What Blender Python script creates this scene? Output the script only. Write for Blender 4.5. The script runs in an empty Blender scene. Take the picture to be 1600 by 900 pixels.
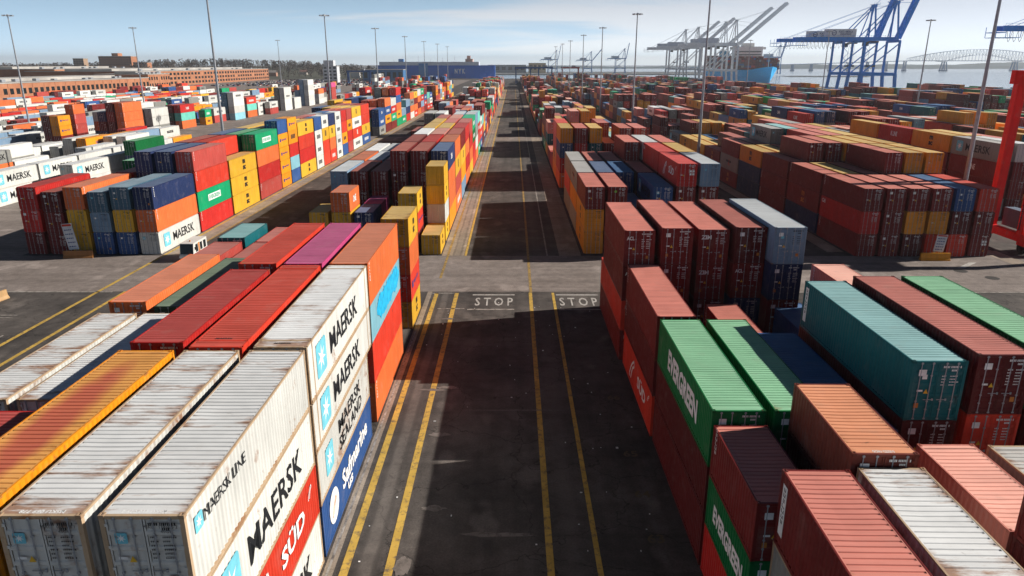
import bpy, math, random
from mathutils import Vector, Matrix
from mathutils.bvhtree import BVHTree

SC = bpy.context.scene
COL = SC.collection
R = math.radians

# ------------------------------------------------------------------ camera, sky, sun, exposure
CAM_H, PITCH, FPX = 23.5, math.atan(351 / 1110), 1110.0
cam = bpy.data.cameras.new("camera")
cam.sensor_width = 36.0
cam.lens = 36.0 * FPX / 1600.0
cam.clip_start, cam.clip_end = 0.5, 20000.0
cam_o = bpy.data.objects.new("camera", cam)
COL.objects.link(cam_o)
cam_o.location = (0, 0, CAM_H)
cam_o.rotation_euler = (math.pi / 2 - PITCH, 0, R(0.1))
SC.camera = cam_o

SUN_EL, SUN_AZ = 30.3, 12.3                 # azimuth measured from +X towards +Y
sun = bpy.data.lights.new("sun", 'SUN')
sun.energy, sun.angle, sun.color = 5.0, R(0.5), (1.0, 0.94, 0.86)
sun_o = bpy.data.objects.new("sun", sun)
COL.objects.link(sun_o)
sdir = Vector((math.cos(R(SUN_EL)) * math.cos(R(SUN_AZ)), math.cos(R(SUN_EL)) * math.sin(R(SUN_AZ)), math.sin(R(SUN_EL))))
sun_o.rotation_euler = sdir.to_track_quat('Z', 'Y').to_euler()

world = bpy.data.worlds.new("World")
SC.world = world
world.use_nodes = True
wt = world.node_tree
wt.nodes.clear()
WN = lambda t: wt.nodes.new(t)
sky = WN('ShaderNodeTexSky')
sky.sky_type = 'NISHITA'
sky.sun_disc = False
sky.sun_elevation = R(SUN_EL)
sky.sun_rotation = R(90 - SUN_AZ)
sky.air_density, sky.dust_density, sky.ozone_density = 0.25, 0.0, 3.0
tc = WN('ShaderNodeTexCoord')
sep = WN('ShaderNodeSeparateXYZ')
wt.links.new(tc.outputs['Generated'], sep.inputs[0])
zc = WN('ShaderNodeMath'); zc.operation = 'MAXIMUM'; zc.inputs[1].default_value = 0.0
wt.links.new(sep.outputs['Z'], zc.inputs[0])
za = WN('ShaderNodeMath'); za.operation = 'ADD'; za.inputs[1].default_value = 0.10
wt.links.new(zc.outputs[0], za.inputs[0])
dv = WN('ShaderNodeVectorMath'); dv.operation = 'DIVIDE'
cmb = WN('ShaderNodeCombineXYZ')
for k in range(3):
    wt.links.new(za.outputs[0], cmb.inputs[k])
wt.links.new(tc.outputs['Generated'], dv.inputs[0])
wt.links.new(cmb.outputs[0], dv.inputs[1])
mp = WN('ShaderNodeMapping')
mp.inputs['Scale'].default_value = (0.30, 0.75, 0.0)
mp.inputs['Rotation'].default_value = (0, 0, R(-20))
mp.inputs['Location'].default_value = (3.3, 1.2, 0.0)
wt.links.new(dv.outputs[0], mp.inputs[0])
cn = WN('ShaderNodeTexNoise')
cn.inputs['Scale'].default_value = 1.0
cn.inputs['Detail'].default_value = 7.0
cn.inputs['Roughness'].default_value = 0.55
cn.inputs['Distortion'].default_value = 0.4
wt.links.new(mp.outputs[0], cn.inputs[0])
# thin cloud, more of it on the sunny side, and the pale haze that lies along the whole horizon
cx = WN('ShaderNodeMath'); cx.operation = 'MULTIPLY_ADD'
cx.inputs[1].default_value = 0.75; cx.inputs[2].default_value = 0.0
wt.links.new(sep.outputs['X'], cx.inputs[0])
ca = WN('ShaderNodeMath'); ca.operation = 'ADD'
cw = WN('ShaderNodeMath'); cw.operation = 'MULTIPLY_ADD'; cw.inputs[1].default_value = 1.3; cw.inputs[2].default_value = -0.12
wt.links.new(cn.outputs['Fac'], cw.inputs[0])
wt.links.new(cw.outputs[0], ca.inputs[0]); wt.links.new(cx.outputs[0], ca.inputs[1])
cr = WN('ShaderNodeMapRange')
cr.interpolation_type = 'SMOOTHSTEP'
cr.inputs['From Min'].default_value = 0.38
cr.inputs['From Max'].default_value = 0.74
wt.links.new(ca.outputs[0], cr.inputs['Value'])
cmix = WN('ShaderNodeMix'); cmix.data_type = 'RGBA'
wt.links.new(cr.outputs[0], cmix.inputs[0])
cmix.inputs[6].default_value = (0.50, 0.70, 0.76, 1)
cmix.inputs[7].default_value = (0.98, 0.94, 0.80, 1)
hz = WN('ShaderNodeMath'); hz.operation = 'MULTIPLY'; hz.inputs[1].default_value = -1 / 0.022
wt.links.new(zc.outputs[0], hz.inputs[0])
he = WN('ShaderNodeMath'); he.operation = 'EXPONENT'
wt.links.new(hz.outputs[0], he.inputs[0])
hm = WN('ShaderNodeMath'); hm.operation = 'MULTIPLY'; hm.inputs[1].default_value = 0.75
wt.links.new(he.outputs[0], hm.inputs[0])
hmix = WN('ShaderNodeMix'); hmix.data_type = 'RGBA'
wt.links.new(hm.outputs[0], hmix.inputs[0]); wt.links.new(cmix.outputs[2], hmix.inputs[6])
hmix.inputs[7].default_value = (0.78, 0.83, 0.82, 1)
bz = WN('ShaderNodeMath'); bz.operation = 'MULTIPLY'; bz.inputs[1].default_value = -1 / 0.11
wt.links.new(zc.outputs[0], bz.inputs[0])
be = WN('ShaderNodeMath'); be.operation = 'EXPONENT'
wt.links.new(bz.outputs[0], be.inputs[0])
bsc = WN('ShaderNodeMath'); bsc.operation = 'MULTIPLY'; bsc.inputs[1].default_value = 1.0
wt.links.new(be.outputs[0], bsc.inputs[0])
bv_ = WN('ShaderNodeVectorMath'); bv_.operation = 'SCALE'
wt.links.new(hmix.outputs[2], bv_.inputs[0]); wt.links.new(bsc.outputs[0], bv_.inputs['Scale'])
bg = WN('ShaderNodeBackground'); bg.inputs['Strength'].default_value = 0.05
wt.links.new(sky.outputs[0], bg.inputs[0])
bg2 = WN('ShaderNodeBackground'); bg2.inputs['Strength'].default_value = 0.92
wt.links.new(bv_.outputs[0], bg2.inputs[0])
add = WN('ShaderNodeAddShader')
wt.links.new(bg.outputs[0], add.inputs[0]); wt.links.new(bg2.outputs[0], add.inputs[1])
wo = WN('ShaderNodeOutputWorld')
wt.links.new(add.outputs[0], wo.inputs[0])

SC.cycles.diffuse_bounces = 1
SC.view_settings.view_transform = 'Standard'
SC.view_settings.look = 'None'
SC.view_settings.exposure = 0.30
SC.view_settings.gamma = 1.0

# ------------------------------------------------------------------ helpers
def lin(h):
    if isinstance(h, str):
        h = h.lstrip('#'); h = [int(h[i:i + 2], 16) for i in (0, 2, 4)]
    return tuple(((c / 255) / 12.92 if c / 255 <= 0.04045 else ((c / 255 + 0.055) / 1.055) ** 2.4) for c in h)

class MB:
    def __init__(s): s.v, s.f = [], []
    def quad(s, a, b, c, d):
        n = len(s.v); s.v += [a, b, c, d]; s.f.append((n, n + 1, n + 2, n + 3))
    def poly(s, pts):
        n = len(s.v); s.v += list(pts); s.f.append(tuple(range(n, n + len(pts))))
    def box(s, x0, x1, y0, y1, z0, z1, skip=''):
        n = len(s.v)
        s.v += [(x0, y0, z0), (x1, y0, z0), (x1, y1, z0), (x0, y1, z0), (x0, y0, z1), (x1, y0, z1), (x1, y1, z1), (x0, y1, z1)]
        F = {'b': (0, 3, 2, 1), 't': (4, 5, 6, 7), 'n': (0, 1, 5, 4), 'f': (2, 3, 7, 6), 'r': (1, 2, 6, 5), 'l': (3, 0, 4, 7)}
        s.f += [tuple(n + i for i in q) for k, q in F.items() if k not in skip]
    def beam(s, a, b, w, h=None, ends=True):
        h = h or w
        a, b = Vector(a), Vector(b)
        d = (b - a).normalized()
        up = Vector((0, 0, 1)) if abs(d.z) < 0.95 else Vector((0, 1, 0))
        x = d.cross(up).normalized() * w / 2
        y = x.cross(d).normalized() * h / 2
        n = len(s.v)
        for p in (a, b):
            for q in (-x - y, x - y, x + y, -x + y): s.v.append(tuple(p + q))
        for i in range(4):
            j = (i + 1) % 4
            s.f.append((n + i, n + j, n + 4 + j, n + 4 + i))
        if ends: s.f += [(n + 3, n + 2, n + 1, n), (n + 4, n + 5, n + 6, n + 7)]
    def tube(s, a, b, r0, r1=None, k=8, caps=True):
        r1 = r0 if r1 is None else r1
        a, b = Vector(a), Vector(b)
        d = (b - a).normalized()
        up = Vector((0, 0, 1)) if abs(d.z) < 0.9 else Vector((1, 0, 0))
        x = d.cross(up).normalized(); y = x.cross(d)
        n = len(s.v)
        for p, r in ((a, r0), (b, r1)):
            for i in range(k):
                t = 2 * math.pi * i / k
                s.v.append(tuple(p + (x * math.cos(t) + y * math.sin(t)) * r))
        for i in range(k):
            j = (i + 1) % k
            s.f.append((n + j, n + i, n + k + i, n + k + j))
        if caps: s.f += [tuple(n + i for i in range(k)), tuple(n + k + k - 1 - i for i in range(k))]
    def mesh(s, name, mat):
        m = bpy.data.meshes.new(name)
        m.from_pydata(s.v, [], s.f)
        if mat: m.materials.append(mat)
        return m

def link(name, mesh, parent=None, color=None, loc=None, rot=None):
    o = bpy.data.objects.new(name, mesh)
    COL.objects.link(o)
    if parent is not None: o.parent = parent
    if color is not None: o.color = (*color[:3], color[3] if len(color) > 3 else 0.3)
    if loc: o.location = loc
    if rot is not None: o.rotation_euler = (0, 0, rot)
    return o

def thing(name, label, cat, loc=(0, 0, 0), group=None, rot=0):
    o = bpy.data.objects.new(name, None)
    COL.objects.link(o)
    o.location = loc; o.rotation_euler = (0, 0, rot)
    o.empty_display_size = 0.1
    o['label'] = label; o['category'] = cat
    if group: o['group'] = group
    return o

def kind(o, k):
    o['kind'] = k
    return o

# ------------------------------------------------------------------ materials
def new_mat(name, rough=0.6):
    m = bpy.data.materials.new(name); m.use_nodes = True
    b = m.node_tree.nodes['Principled BSDF']; b.inputs['Roughness'].default_value = rough
    b.inputs['Specular IOR Level'].default_value = 0.22
    return m, m.node_tree, b

def nz(t, vec, scale, detail=4.0, rough=0.55, mapscale=None):
    n = t.nodes.new('ShaderNodeTexNoise')
    n.inputs['Scale'].default_value = scale
    n.inputs['Detail'].default_value = detail
    n.inputs['Roughness'].default_value = rough
    if mapscale:
        m = t.nodes.new('ShaderNodeMapping'); m.inputs['Scale'].default_value = mapscale
        t.links.new(vec, m.inputs[0]); vec = m.outputs[0]
    t.links.new(vec, n.inputs['Vector'])
    return n.outputs['Fac']

def mr(t, val, a, b, c, d):
    n = t.nodes.new('ShaderNodeMapRange')
    n.inputs['From Min'].default_value = a; n.inputs['From Max'].default_value = b
    n.inputs['To Min'].default_value = c; n.inputs['To Max'].default_value = d
    t.links.new(val, n.inputs['Value'])
    return n.outputs[0]

def mth(t, op, a, b=0.0):
    n = t.nodes.new('ShaderNodeMath'); n.operation = op
    for i, q in enumerate((a, b)):
        if isinstance(q, (int, float)): n.inputs[i].default_value = q
        else: t.links.new(q, n.inputs[i])
    return n.outputs[0]

def mix(t, fac, a, b, blend='MIX'):
    n = t.nodes.new('ShaderNodeMix'); n.data_type = 'RGBA'; n.blend_type = blend
    for i, q in ((0, fac), (6, a), (7, b)):
        if isinstance(q, (int, float)): n.inputs[i].default_value = q
        elif isinstance(q, tuple): n.inputs[i].default_value = (*q, 1)
        else: t.links.new(q, n.inputs[i])
    return n.outputs[2]

def paint_mat(name, source, rough=0.5, streak=(3, 3, 0.25), rscale=(1, 1, 0.7), over=None, edge=False):
    """weathered paint: colour from the object (or a colour attribute), dirt streaks, rust set by alpha"""
    m, t, b = new_mat(name, rough)
    tc = t.nodes.new('ShaderNodeTexCoord')
    oi = t.nodes.new('ShaderNodeObjectInfo')
    if source == 'object':
        base, alpha = oi.outputs['Color'], oi.outputs['Alpha']
        vadd = t.nodes.new('ShaderNodeVectorMath'); vadd.operation = 'ADD'
        sc = mth(t, 'MULTIPLY', oi.outputs['Random'], 60.0)
        t.links.new(tc.outputs['Object'], vadd.inputs[0]); t.links.new(sc, vadd.inputs[1])
        vec = vadd.outputs[0]
    else:
        ca = t.nodes.new('ShaderNodeVertexColor'); ca.layer_name = 'Col'
        base, alpha = ca.outputs['Color'], ca.outputs['Alpha']
        vec = tc.outputs['Object']
    v1 = mr(t, nz(t, vec, 0.45, 5), 0.3, 0.7, 0.90, 1.10)
    v2 = mr(t, nz(t, vec, 1.0, 4, 0.6, streak), 0.35, 0.75, 1.08, 0.86)
    vv = mth(t, 'MULTIPLY', v1, v2)
    cc = t.nodes.new('ShaderNodeVectorMath'); cc.operation = 'SCALE'
    t.links.new(base, cc.inputs[0]); t.links.new(vv, cc.inputs['Scale'])
    dust = mr(t, nz(t, vec, 0.9, 6, 0.6), 0.55, 0.8, 0.0, 0.28)
    c1 = mix(t, dust, cc.outputs[0], (0.30, 0.25, 0.21))
    rbig = nz(t, vec, 0.55, 4, 0.6, rscale)
    rfine = nz(t, vec, 2.6, 10, 0.72, rscale)
    rn = mth(t, 'ADD', mth(t, 'MULTIPLY', rbig, 0.55), mth(t, 'MULTIPLY', rfine, 0.5))
    if edge:
        sy = t.nodes.new('ShaderNodeSeparateXYZ'); t.links.new(tc.outputs['Object'], sy.inputs[0])
        ex = mr(t, mth(t, 'ABSOLUTE', sy.outputs['X']), 0.75, 1.15, 0.0, 0.075)
        ey = mr(t, sy.outputs['Y'], 0.0, 1.6, 0.09, 0.0)
        rn = mth(t, 'ADD', rn, mth(t, 'ADD', ex, ey))
    thr = mth(t, 'SUBTRACT', 0.80, mth(t, 'MULTIPLY', alpha, 0.27))
    rm = mth(t, 'MULTIPLY', mth(t, 'SUBTRACT', rn, thr), 9.0)
    rm = mr(t, rm, 0.0, 1.0, 0.0, 0.85)
    rc = mix(t, nz(t, vec, 6.0, 3), (0.14, 0.05, 0.022), (0.46, 0.21, 0.08))
    c2 = mix(t, rm, c1, rc)
    spot = mr(t, nz(t, vec, 1.15, 5, 0.6, (1.0, 1.8, 1.0)), 0.70, 0.76, 0.0, 0.5)
    c2 = mix(t, spot, c2, (0.05, 0.042, 0.038))
    if over:
        sx = t.nodes.new('ShaderNodeSeparateXYZ'); t.links.new(tc.outputs['Object'], sx.inputs[0])
        wob = mth(t, 'MULTIPLY', mth(t, 'SUBTRACT', nz(t, tc.outputs['Object'], 0.5, 4), 0.5), 1.4)
        dx = mth(t, 'POWER', mth(t, 'ABSOLUTE', mth(t, 'DIVIDE', mth(t, 'ADD', sx.outputs['X'], over[0]), over[1])), 2.0)
        dy = mth(t, 'POWER', mth(t, 'ABSOLUTE', mth(t, 'DIVIDE', mth(t, 'SUBTRACT', sx.outputs['Y'], over[2]), over[3])), 2.0)
        dd = mth(t, 'ADD', mth(t, 'ADD', dx, dy), wob)
        c2 = mix(t, mr(t, dd, 0.45, 1.25, 0.85, 0.0), c2, over[4])
    t.links.new(c2, b.inputs['Base Color'])
    rr = mr(t, nz(t, vec, 2.5, 3), 0.3, 0.7, rough - 0.08, rough + 0.15)
    t.links.new(rr, b.inputs['Roughness'])
    return m

PAINT = paint_mat('weathered_paint', 'object')
ROOFP = paint_mat('sun_bleached_roof_paint', 'object', 0.62, (0.3, 4.0, 1.0), (0.3, 1.3, 1), edge=True)
ROOFO = paint_mat('roof_paint_with_red_overspray', 'object', 0.62, (0.3, 4.0, 1.0), (0.3, 1.3, 1), (0.1, 0.85, 5.6, 5.0, (0.50, 0.10, 0.075)))
STUFFP = paint_mat('weathered_paint_far', 'attr')

def flat_mat(name, rgb, rough=0.6, metal=0.0, var=0.15, scale=2.0):
    m, t, b = new_mat(name, rough)
    tc = t.nodes.new('ShaderNodeTexCoord')
    f = mr(t, nz(t, tc.outputs['Object'], scale, 5), 0.3, 0.7, 1 - var, 1 + var)
    s = t.nodes.new('ShaderNodeVectorMath'); s.operation = 'SCALE'
    s.inputs[0].default_value = rgb; t.links.new(f, s.inputs['Scale'])
    t.links.new(s.outputs[0], b.inputs['Base Color'])
    b.inputs['Metallic'].default_value = metal
    return m

GALV = flat_mat('galvanised_steel', (0.36, 0.38, 0.41), 0.45, 0.3)
GLASS = flat_mat('dark_glass', (0.015, 0.02, 0.022), 0.12, 0.0, 0.3)
BLACKRUB = flat_mat('black_rubber', (0.02, 0.02, 0.02), 0.8)

def asphalt_mat(name, dark, light, track=None, crack=0.75):
    m, t, b = new_mat(name, 0.85)
    tc = t.nodes.new('ShaderNodeTexCoord'); P = tc.outputs['Object']
    big = nz(t, P, 0.16, 7, 0.66)
    c = mix(t, mr(t, big, 0.32, 0.68, 0, 1), dark, light)
    lanes = nz(t, P, 1.0, 4, 0.5, (0.75, 0.02, 1)) if track == 'y' else nz(t, P, 1.0, 4, 0.5, (0.02, 0.8, 1))
    c = mix(t, mr(t, lanes, 0.45, 0.72, 0.0, 0.45), c, tuple(q * 0.5 for q in dark))
    pat = nz(t, P, 0.35, 3, 0.4, (1.0, 0.6, 1))
    c = mix(t, mr(t, pat, 0.60, 0.68, 0.0, 0.5), c, tuple(min(1, q * 1.45) for q in light))
    grain = mr(t, nz(t, P, 9.0, 6, 0.7), 0.25, 0.75, 0.60, 1.36)
    grain = mth(t, 'MULTIPLY', grain, mr(t, nz(t, P, 1.1, 6, 0.65), 0.3, 0.7, 0.78, 1.2))
    if track == 'y':
        jn = nz(t, P, 1.0, 3, 0.5, (0.04, 0.55, 1))
        grain = mth(t, 'MULTIPLY', grain, mr(t, jn, 0.60, 0.66, 1.0, 0.82))
    s = t.nodes.new('ShaderNodeVectorMath'); s.operation = 'SCALE'
    t.links.new(c, s.inputs[0]); t.links.new(grain, s.inputs['Scale'])
    vo = t.nodes.new('ShaderNodeTexVoronoi'); vo.feature = 'DISTANCE_TO_EDGE'; vo.inputs['Scale'].default_value = 0.16
    dn = t.nodes.new('ShaderNodeVectorMath'); dn.operation = 'ADD'
    wn = t.nodes.new('ShaderNodeTexNoise'); wn.inputs['Scale'].default_value = 0.8; wn.inputs['Detail'].default_value = 5
    t.links.new(P, wn.inputs['Vector'])
    sc2 = t.nodes.new('ShaderNodeVectorMath'); sc2.operation = 'SCALE'; sc2.inputs['Scale'].default_value = 2.2
    t.links.new(wn.outputs['Color'], sc2.inputs[0])
    t.links.new(P, dn.inputs[0]); t.links.new(sc2.outputs[0], dn.inputs[1]); t.links.new(dn.outputs[0], vo.inputs['Vector'])
    ck = mr(t, vo.outputs['Distance'], 0.0, 0.008, crack, 0.0)
    c3 = mix(t, ck, s.outputs[0], tuple(q * 0.3 for q in dark))
    if track == 'y':
        # worn pale wheel paths and dark oil line along the runway beside the left stacks
        sx = t.nodes.new('ShaderNodeSeparateXYZ'); t.links.new(P, sx.inputs[0])
        for x0, w_, cc, amt in ((-7.15, 0.5, (0.20, 0.175, 0.155), 0.55), (-6.75, 0.16, (0.03, 0.027, 0.025), 0.5), (-7.65, 0.16, (0.03, 0.027, 0.025), 0.5), (3.0, 0.5, (0.16, 0.14, 0.125), 0.4)):
            d = mth(t, 'ABSOLUTE', mth(t, 'SUBTRACT', mth(t, 'ADD', sx.outputs['X'], mth(t, 'MULTIPLY', nz(t, P, 0.3, 3), 0.3)), x0 + 0.15))
            f_ = mth(t, 'MULTIPLY', mr(t, d, w_ * 0.4, w_ * 1.3, amt, 0.0), mr(t, nz(t, P, 1.4, 6, 0.7), 0.35, 0.65, 0.35, 1.0))
            c3 = mix(t, f_, c3, cc)
    t.links.new(c3, b.inputs['Base Color'])
    bp = t.nodes.new('ShaderNodeBump'); bp.inputs['Strength'].default_value = 0.35; bp.inputs['Distance'].default_value = 0.02
    t.links.new(nz(t, P, 14.0, 5, 0.7), bp.inputs['Height']); t.links.new(bp.outputs[0], b.inputs['Normal'])
    return m

ASPH = asphalt_mat('lane_asphalt', (0.050, 0.044, 0.041), (0.140, 0.121, 0.108), 'y')
CROSS = asphalt_mat('crossroad_asphalt', (0.20, 0.165, 0.145), (0.29, 0.245, 0.22), 'x', 0.2)
STRIP = asphalt_mat('runway_concrete', (0.28, 0.225, 0.175), (0.40, 0.33, 0.26), 'y', 0.3)

def line_mat(name, rgb, wear=0.5):
    m, t, b = new_mat(name, 0.8)
    tc = t.nodes.new('ShaderNodeTexCoord'); P = tc.outputs['Object']
    w = mr(t, nz(t, P, 2.2, 8, 0.7), wear, wear + 0.16, 0.0, 0.85)
    v = mr(t, nz(t, P, 0.5, 4), 0.3, 0.7, 0.75, 1.1)
    s = t.nodes.new('ShaderNodeVectorMath'); s.operation = 'SCALE'
    s.inputs[0].default_value = rgb; t.links.new(v, s.inputs['Scale'])
    t.links.new(mix(t, w, s.outputs[0], (0.10, 0.085, 0.075)), b.inputs['Base Color'])
    return m

YLINE = line_mat('yellow_road_paint', (0.60, 0.385, 0.08), 0.50)
YFAINT = line_mat('worn_yellow_road_paint', (0.42, 0.27, 0.08), 0.47)
WLINE = line_mat('white_road_paint', (0.52, 0.49, 0.45), 0.52)
WFAINT = line_mat('worn_white_road_paint', (0.42, 0.38, 0.34), 0.45)

WPATCH = line_mat('worn_pale_patch', (0.22, 0.19, 0.17), 0.46)
NUMP = line_mat('faded_number_paint', (0.13, 0.10, 0.06), 0.5)
# ------------------------------------------------------------------ ground, road, paint, water, land
def sheet(name, pts, z, mat, k='structure'):
    b = MB(); b.poly([(x, y, z) for x, y in pts])
    return kind(link(name, b.mesh(name, mat)), k)

def rect(x0, x1, y0, y1): return [(x0, y0), (x1, y0), (x1, y1), (x0, y1)]

sheet('ground', [(-9000, -400), (396, -400), (396, 480), (352, 560), (318, 900), (305, 1420), (110, 1200), (-80, 1200), (-260, 1900), (-500, 2600), (-700, 9000), (-9000, 9000)], 0.0, ASPH)
qb = MB()
for (a, b_) in zip([(396, -400), (396, 480), (352, 560), (318, 900), (305, 1420), (110, 1200)], [(396, 480), (352, 560), (318, 900), (305, 1420), (110, 1200), (-80, 1200)]):
    qb.quad((*a, -3), (*b_, -3), (*b_, -0.01), (*a, -0.01))
kind(link('quay_wall', qb.mesh('quay_wall', STRIP)), 'structure')
sheet('crossroad', rect(-160, 340, 73.0, 88.0), 0.004, CROSS)
sheet('crossroad', rect(-62.9, 340, 229.5, 243.5), 0.004, CROSS)
sheet('yard_pavement', rect(-420, -63.0, 88.05, 1100), 0.004, CROSS)
for x0, x1, y0, y1 in [(-9.15, -6.3, 88.0, 700), (5.9, 8.7, 88.0, 700), (-45.2, -42.4, 88.0, 700), (60.6, 62.9, 88, 500), (41.0, 43.2, 90, 500), (-9.2, -8.7, 5, 73)]:
    sheet('runway_strip', rect(x0, x1, y0, y1), 0.008, STRIP)
sheet('runway_strip', [(60.9, 90.5), (63.4, 90.5), (63.4, 84.0), (61.2, 84.0)], 0.012, STRIP)

def line(name, x0, x1, y0, y1, mat, z=0.014): return sheet(name, rect(x0, x1, y0, y1), z, mat)
line('yellow_line', -8.40, -7.98, 5, 72.5, YLINE); line('yellow_line', -6.25, -5.83, 5, 72.5, YLINE)
line('yellow_line', 1.66, 2.02, 5, 72.6, YLINE); line('yellow_line', 4.10, 4.38, 5, 72.6, YLINE)
line('yellow_line', -8.5, -8.2, 78, 700, YFAINT); line('yellow_line', -6.25, -5.95, 88, 700, YLINE)
line('yellow_line', 1.75, 2.05, 72.6, 700, YFAINT); line('white_edge_line', 4.25, 4.45, 88, 700, WFAINT)
line('yellow_line', -45.0, -44.6, 20, 400, YLINE); line('yellow_line', -42.05, -41.65, 20, 73, YLINE); line('yellow_line', -42.6, -42.3, 88, 400, YFAINT)
line('white_edge_line', -9.05, -8.92, 26, 64, WFAINT)
line('white_stop_line', -4.3, 0.15, 71.7, 72.0, WLINE); line('white_stop_line', -4.6, 0.1, 67.0, 67.35, WFAINT)
line('white_stop_line', 4.55, 9.0, 71.7, 72.0, WLINE); line('white_stop_line', 4.6, 9.0, 67.0, 67.3, WFAINT)
line('white_edge_line', -8.8, -6.3, 72.3, 72.55, WFAINT); line('white_edge_line', -7.6, -4.9, 67.3, 67.5, WFAINT)
line('white_edge_line', -160, -43.2, 72.7, 72.95, WFAINT); line('white_edge_line', 27, 160, 72.7, 72.95, WFAINT)
line('white_edge_line', -46.3, -46.1, 20, 60, WFAINT)
for k in range(6):
    line('white_bay_line', -62, -48.5, 65.3 - 6.2 * k, 65.45 - 6.2 * k, WFAINT)
    line('white_bay_line', -62, -48.5, 64.6 - 6.2 * k, 64.75 - 6.2 * k, WFAINT)
sheet('white_bay_line', [(-54.5, 57.5), (-54.1, 57.5), (-48.6, 63.2), (-49.0, 63.2)], 0.02, WFAINT)
sheet('white_bay_line', [(-55.4, 57.5), (-55.0, 57.5), (-49.5, 63.2), (-49.9, 63.2)], 0.02, WFAINT)
sheet('yellow_line', [(56.3, 84.8), (57.3, 84.8), (54.3, 82.3), (53.4, 82.3)], 0.02, WLINE)
_rp = random.Random(31)
for cx_, cy_, rx_, ry_ in [(-5.0, 49.2, 1.1, 0.3), (-4.4, 33.8, 0.8, 0.28), (-0.9, 31.5, 2.1, 0.22), (-6.3, 64.4, 0.8, 0.25), (-6.0, 48.8, 1.2, 0.25), (-4.9, 42.0, 0.9, 0.3), (-5.4, 29.0, 0.5, 0.8), (0.4, 45.5, 4.2, 0.06)]:
    sheet('worn_patch', [(cx_ + rx_ * _rp.uniform(0.6, 1.1) * math.cos(R(18 * k)), cy_ + ry_ * _rp.uniform(0.5, 1.2) * math.sin(R(18 * k))) for k in range(20)], 0.018, WPATCH)

# text meshes ------------------------------------------------------
_txt = {}
def text_mesh(s, w, h, mat, bold=0.02, lines=None):
    """lettering mesh of width w, height h, centred, in the XZ plane facing -Y"""
    key = (s, round(w, 2), round(h, 2), mat.name, bold)
    if key in _txt: return _txt[key]
    cu = bpy.data.curves.new('lettering', 'FONT')
    cu.body = s; cu.size = 1.0; cu.offset = bold; cu.resolution_u = 2
    cu.align_x = 'CENTER'; cu.space_line = 0.8
    o = bpy.data.objects.new('tmp', cu)
    COL.objects.link(o)
    dg = bpy.context.evaluated_depsgraph_get()
    me = bpy.data.meshes.new_from_object(o.evaluated_get(dg))
    bpy.data.objects.remove(o); bpy.data.curves.remove(cu)
    xs = [v.co.x for v in me.vertices]; ys = [v.co.y for v in me.vertices]
    x0, x1, y0, y1 = min(xs), max(xs), min(ys), max(ys)
    for v in me.vertices:
        x = (v.co.x - (x0 + x1) / 2) / (x1 - x0) * w; y = (v.co.y - (y0 + y1) / 2) / (y1 - y0) * h
        v.co = (x, 0, y)
    me.materials.clear(); me.materials.append(mat)
    me.name = 'lettering'
    _txt[key] = me
    return me

for x in (-1.98, 6.75):
    o = link('stop_marking', text_mesh('S T O P', 3.9, 2.6, WLINE, 0.015), None, None, (x, 69.6, 0.016))
    o.rotation_euler = (-math.pi / 2, 0, 0); kind(o, 'structure')
for y, s_ in [(47.5, '66'), (39.6, '65'), (35.2, '64'), (31.2, '63')]:
    o = link('bay_number_marking', text_mesh(s_, 0.9, 0.7, NUMP, 0.02), None, None, (7.4, y, 0.016))
    o.rotation_euler = (-math.pi / 2, 0, 0); kind(o, 'structure')
INKW = flat_mat('white_lettering', (0.86, 0.86, 0.84), 0.6)
INKK = flat_mat('black_lettering', (0.016, 0.018, 0.022), 0.6)
INKB = flat_mat('blue_lettering', (0.02, 0.05, 0.22), 0.6)
INKR = flat_mat('red_lettering', (0.5, 0.04, 0.02), 0.6)
INKO = flat_mat('orange_lettering', (0.55, 0.2, 0.04), 0.6)
INKG = flat_mat('green_lettering', (0.01, 0.3, 0.16), 0.6)
LBLUE = flat_mat('pale_blue_sticker', (0.18, 0.56, 0.68), 0.6)

def at_m(m): return m
# manholes
mb = MB(); mb.tube((0, 0, 0.0), (0, 0, 0.012), 0.75, 0.75, 20)
mm = mb.mesh('manhole_cover', flat_mat('cast_iron', (0.05, 0.045, 0.042), 0.7))
for i, (x, y) in enumerate([(53.1, 81.1), (55.0, 78.2)]):
    o = link('manhole_cover', mm, None, None, (x, y, 0.006))
    o['label'] = ['round dark manhole cover in the crossroad, nearer the yellow barrier', 'round dark manhole cover in the crossroad, farther from the yellow barrier'][i]
    o['category'] = 'manhole cover'; o['group'] = 'manhole covers in the crossroad'

# water -------------------------------------------------------------
m, t, b = new_mat('harbour_water', 0.16)
b.inputs['Specular IOR Level'].default_value = 0.5
tcw = t.nodes.new('ShaderNodeTexCoord')
wv = mr(t, nz(t, tcw.outputs['Object'], 0.004, 5, 0.6, (0.3, 1.6, 1)), 0.35, 0.65, 0, 1)
t.links.new(mix(t, wv, (0.22, 0.32, 0.42), (0.32, 0.43, 0.54)), b.inputs['Base Color'])
bp = t.nodes.new('ShaderNodeBump'); bp.inputs['Strength'].default_value = 0.5; bp.inputs['Distance'].default_value = 0.5
t.links.new(nz(t, tcw.outputs['Object'], 0.12, 6, 0.65, (1, 1.6, 1)), bp.inputs['Height']); t.links.new(bp.outputs[0], b.inputs['Normal'])
WATER = m
sheet('water', rect(-12000, 12000, -600, 12000), -2.6, WATER)

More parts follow.
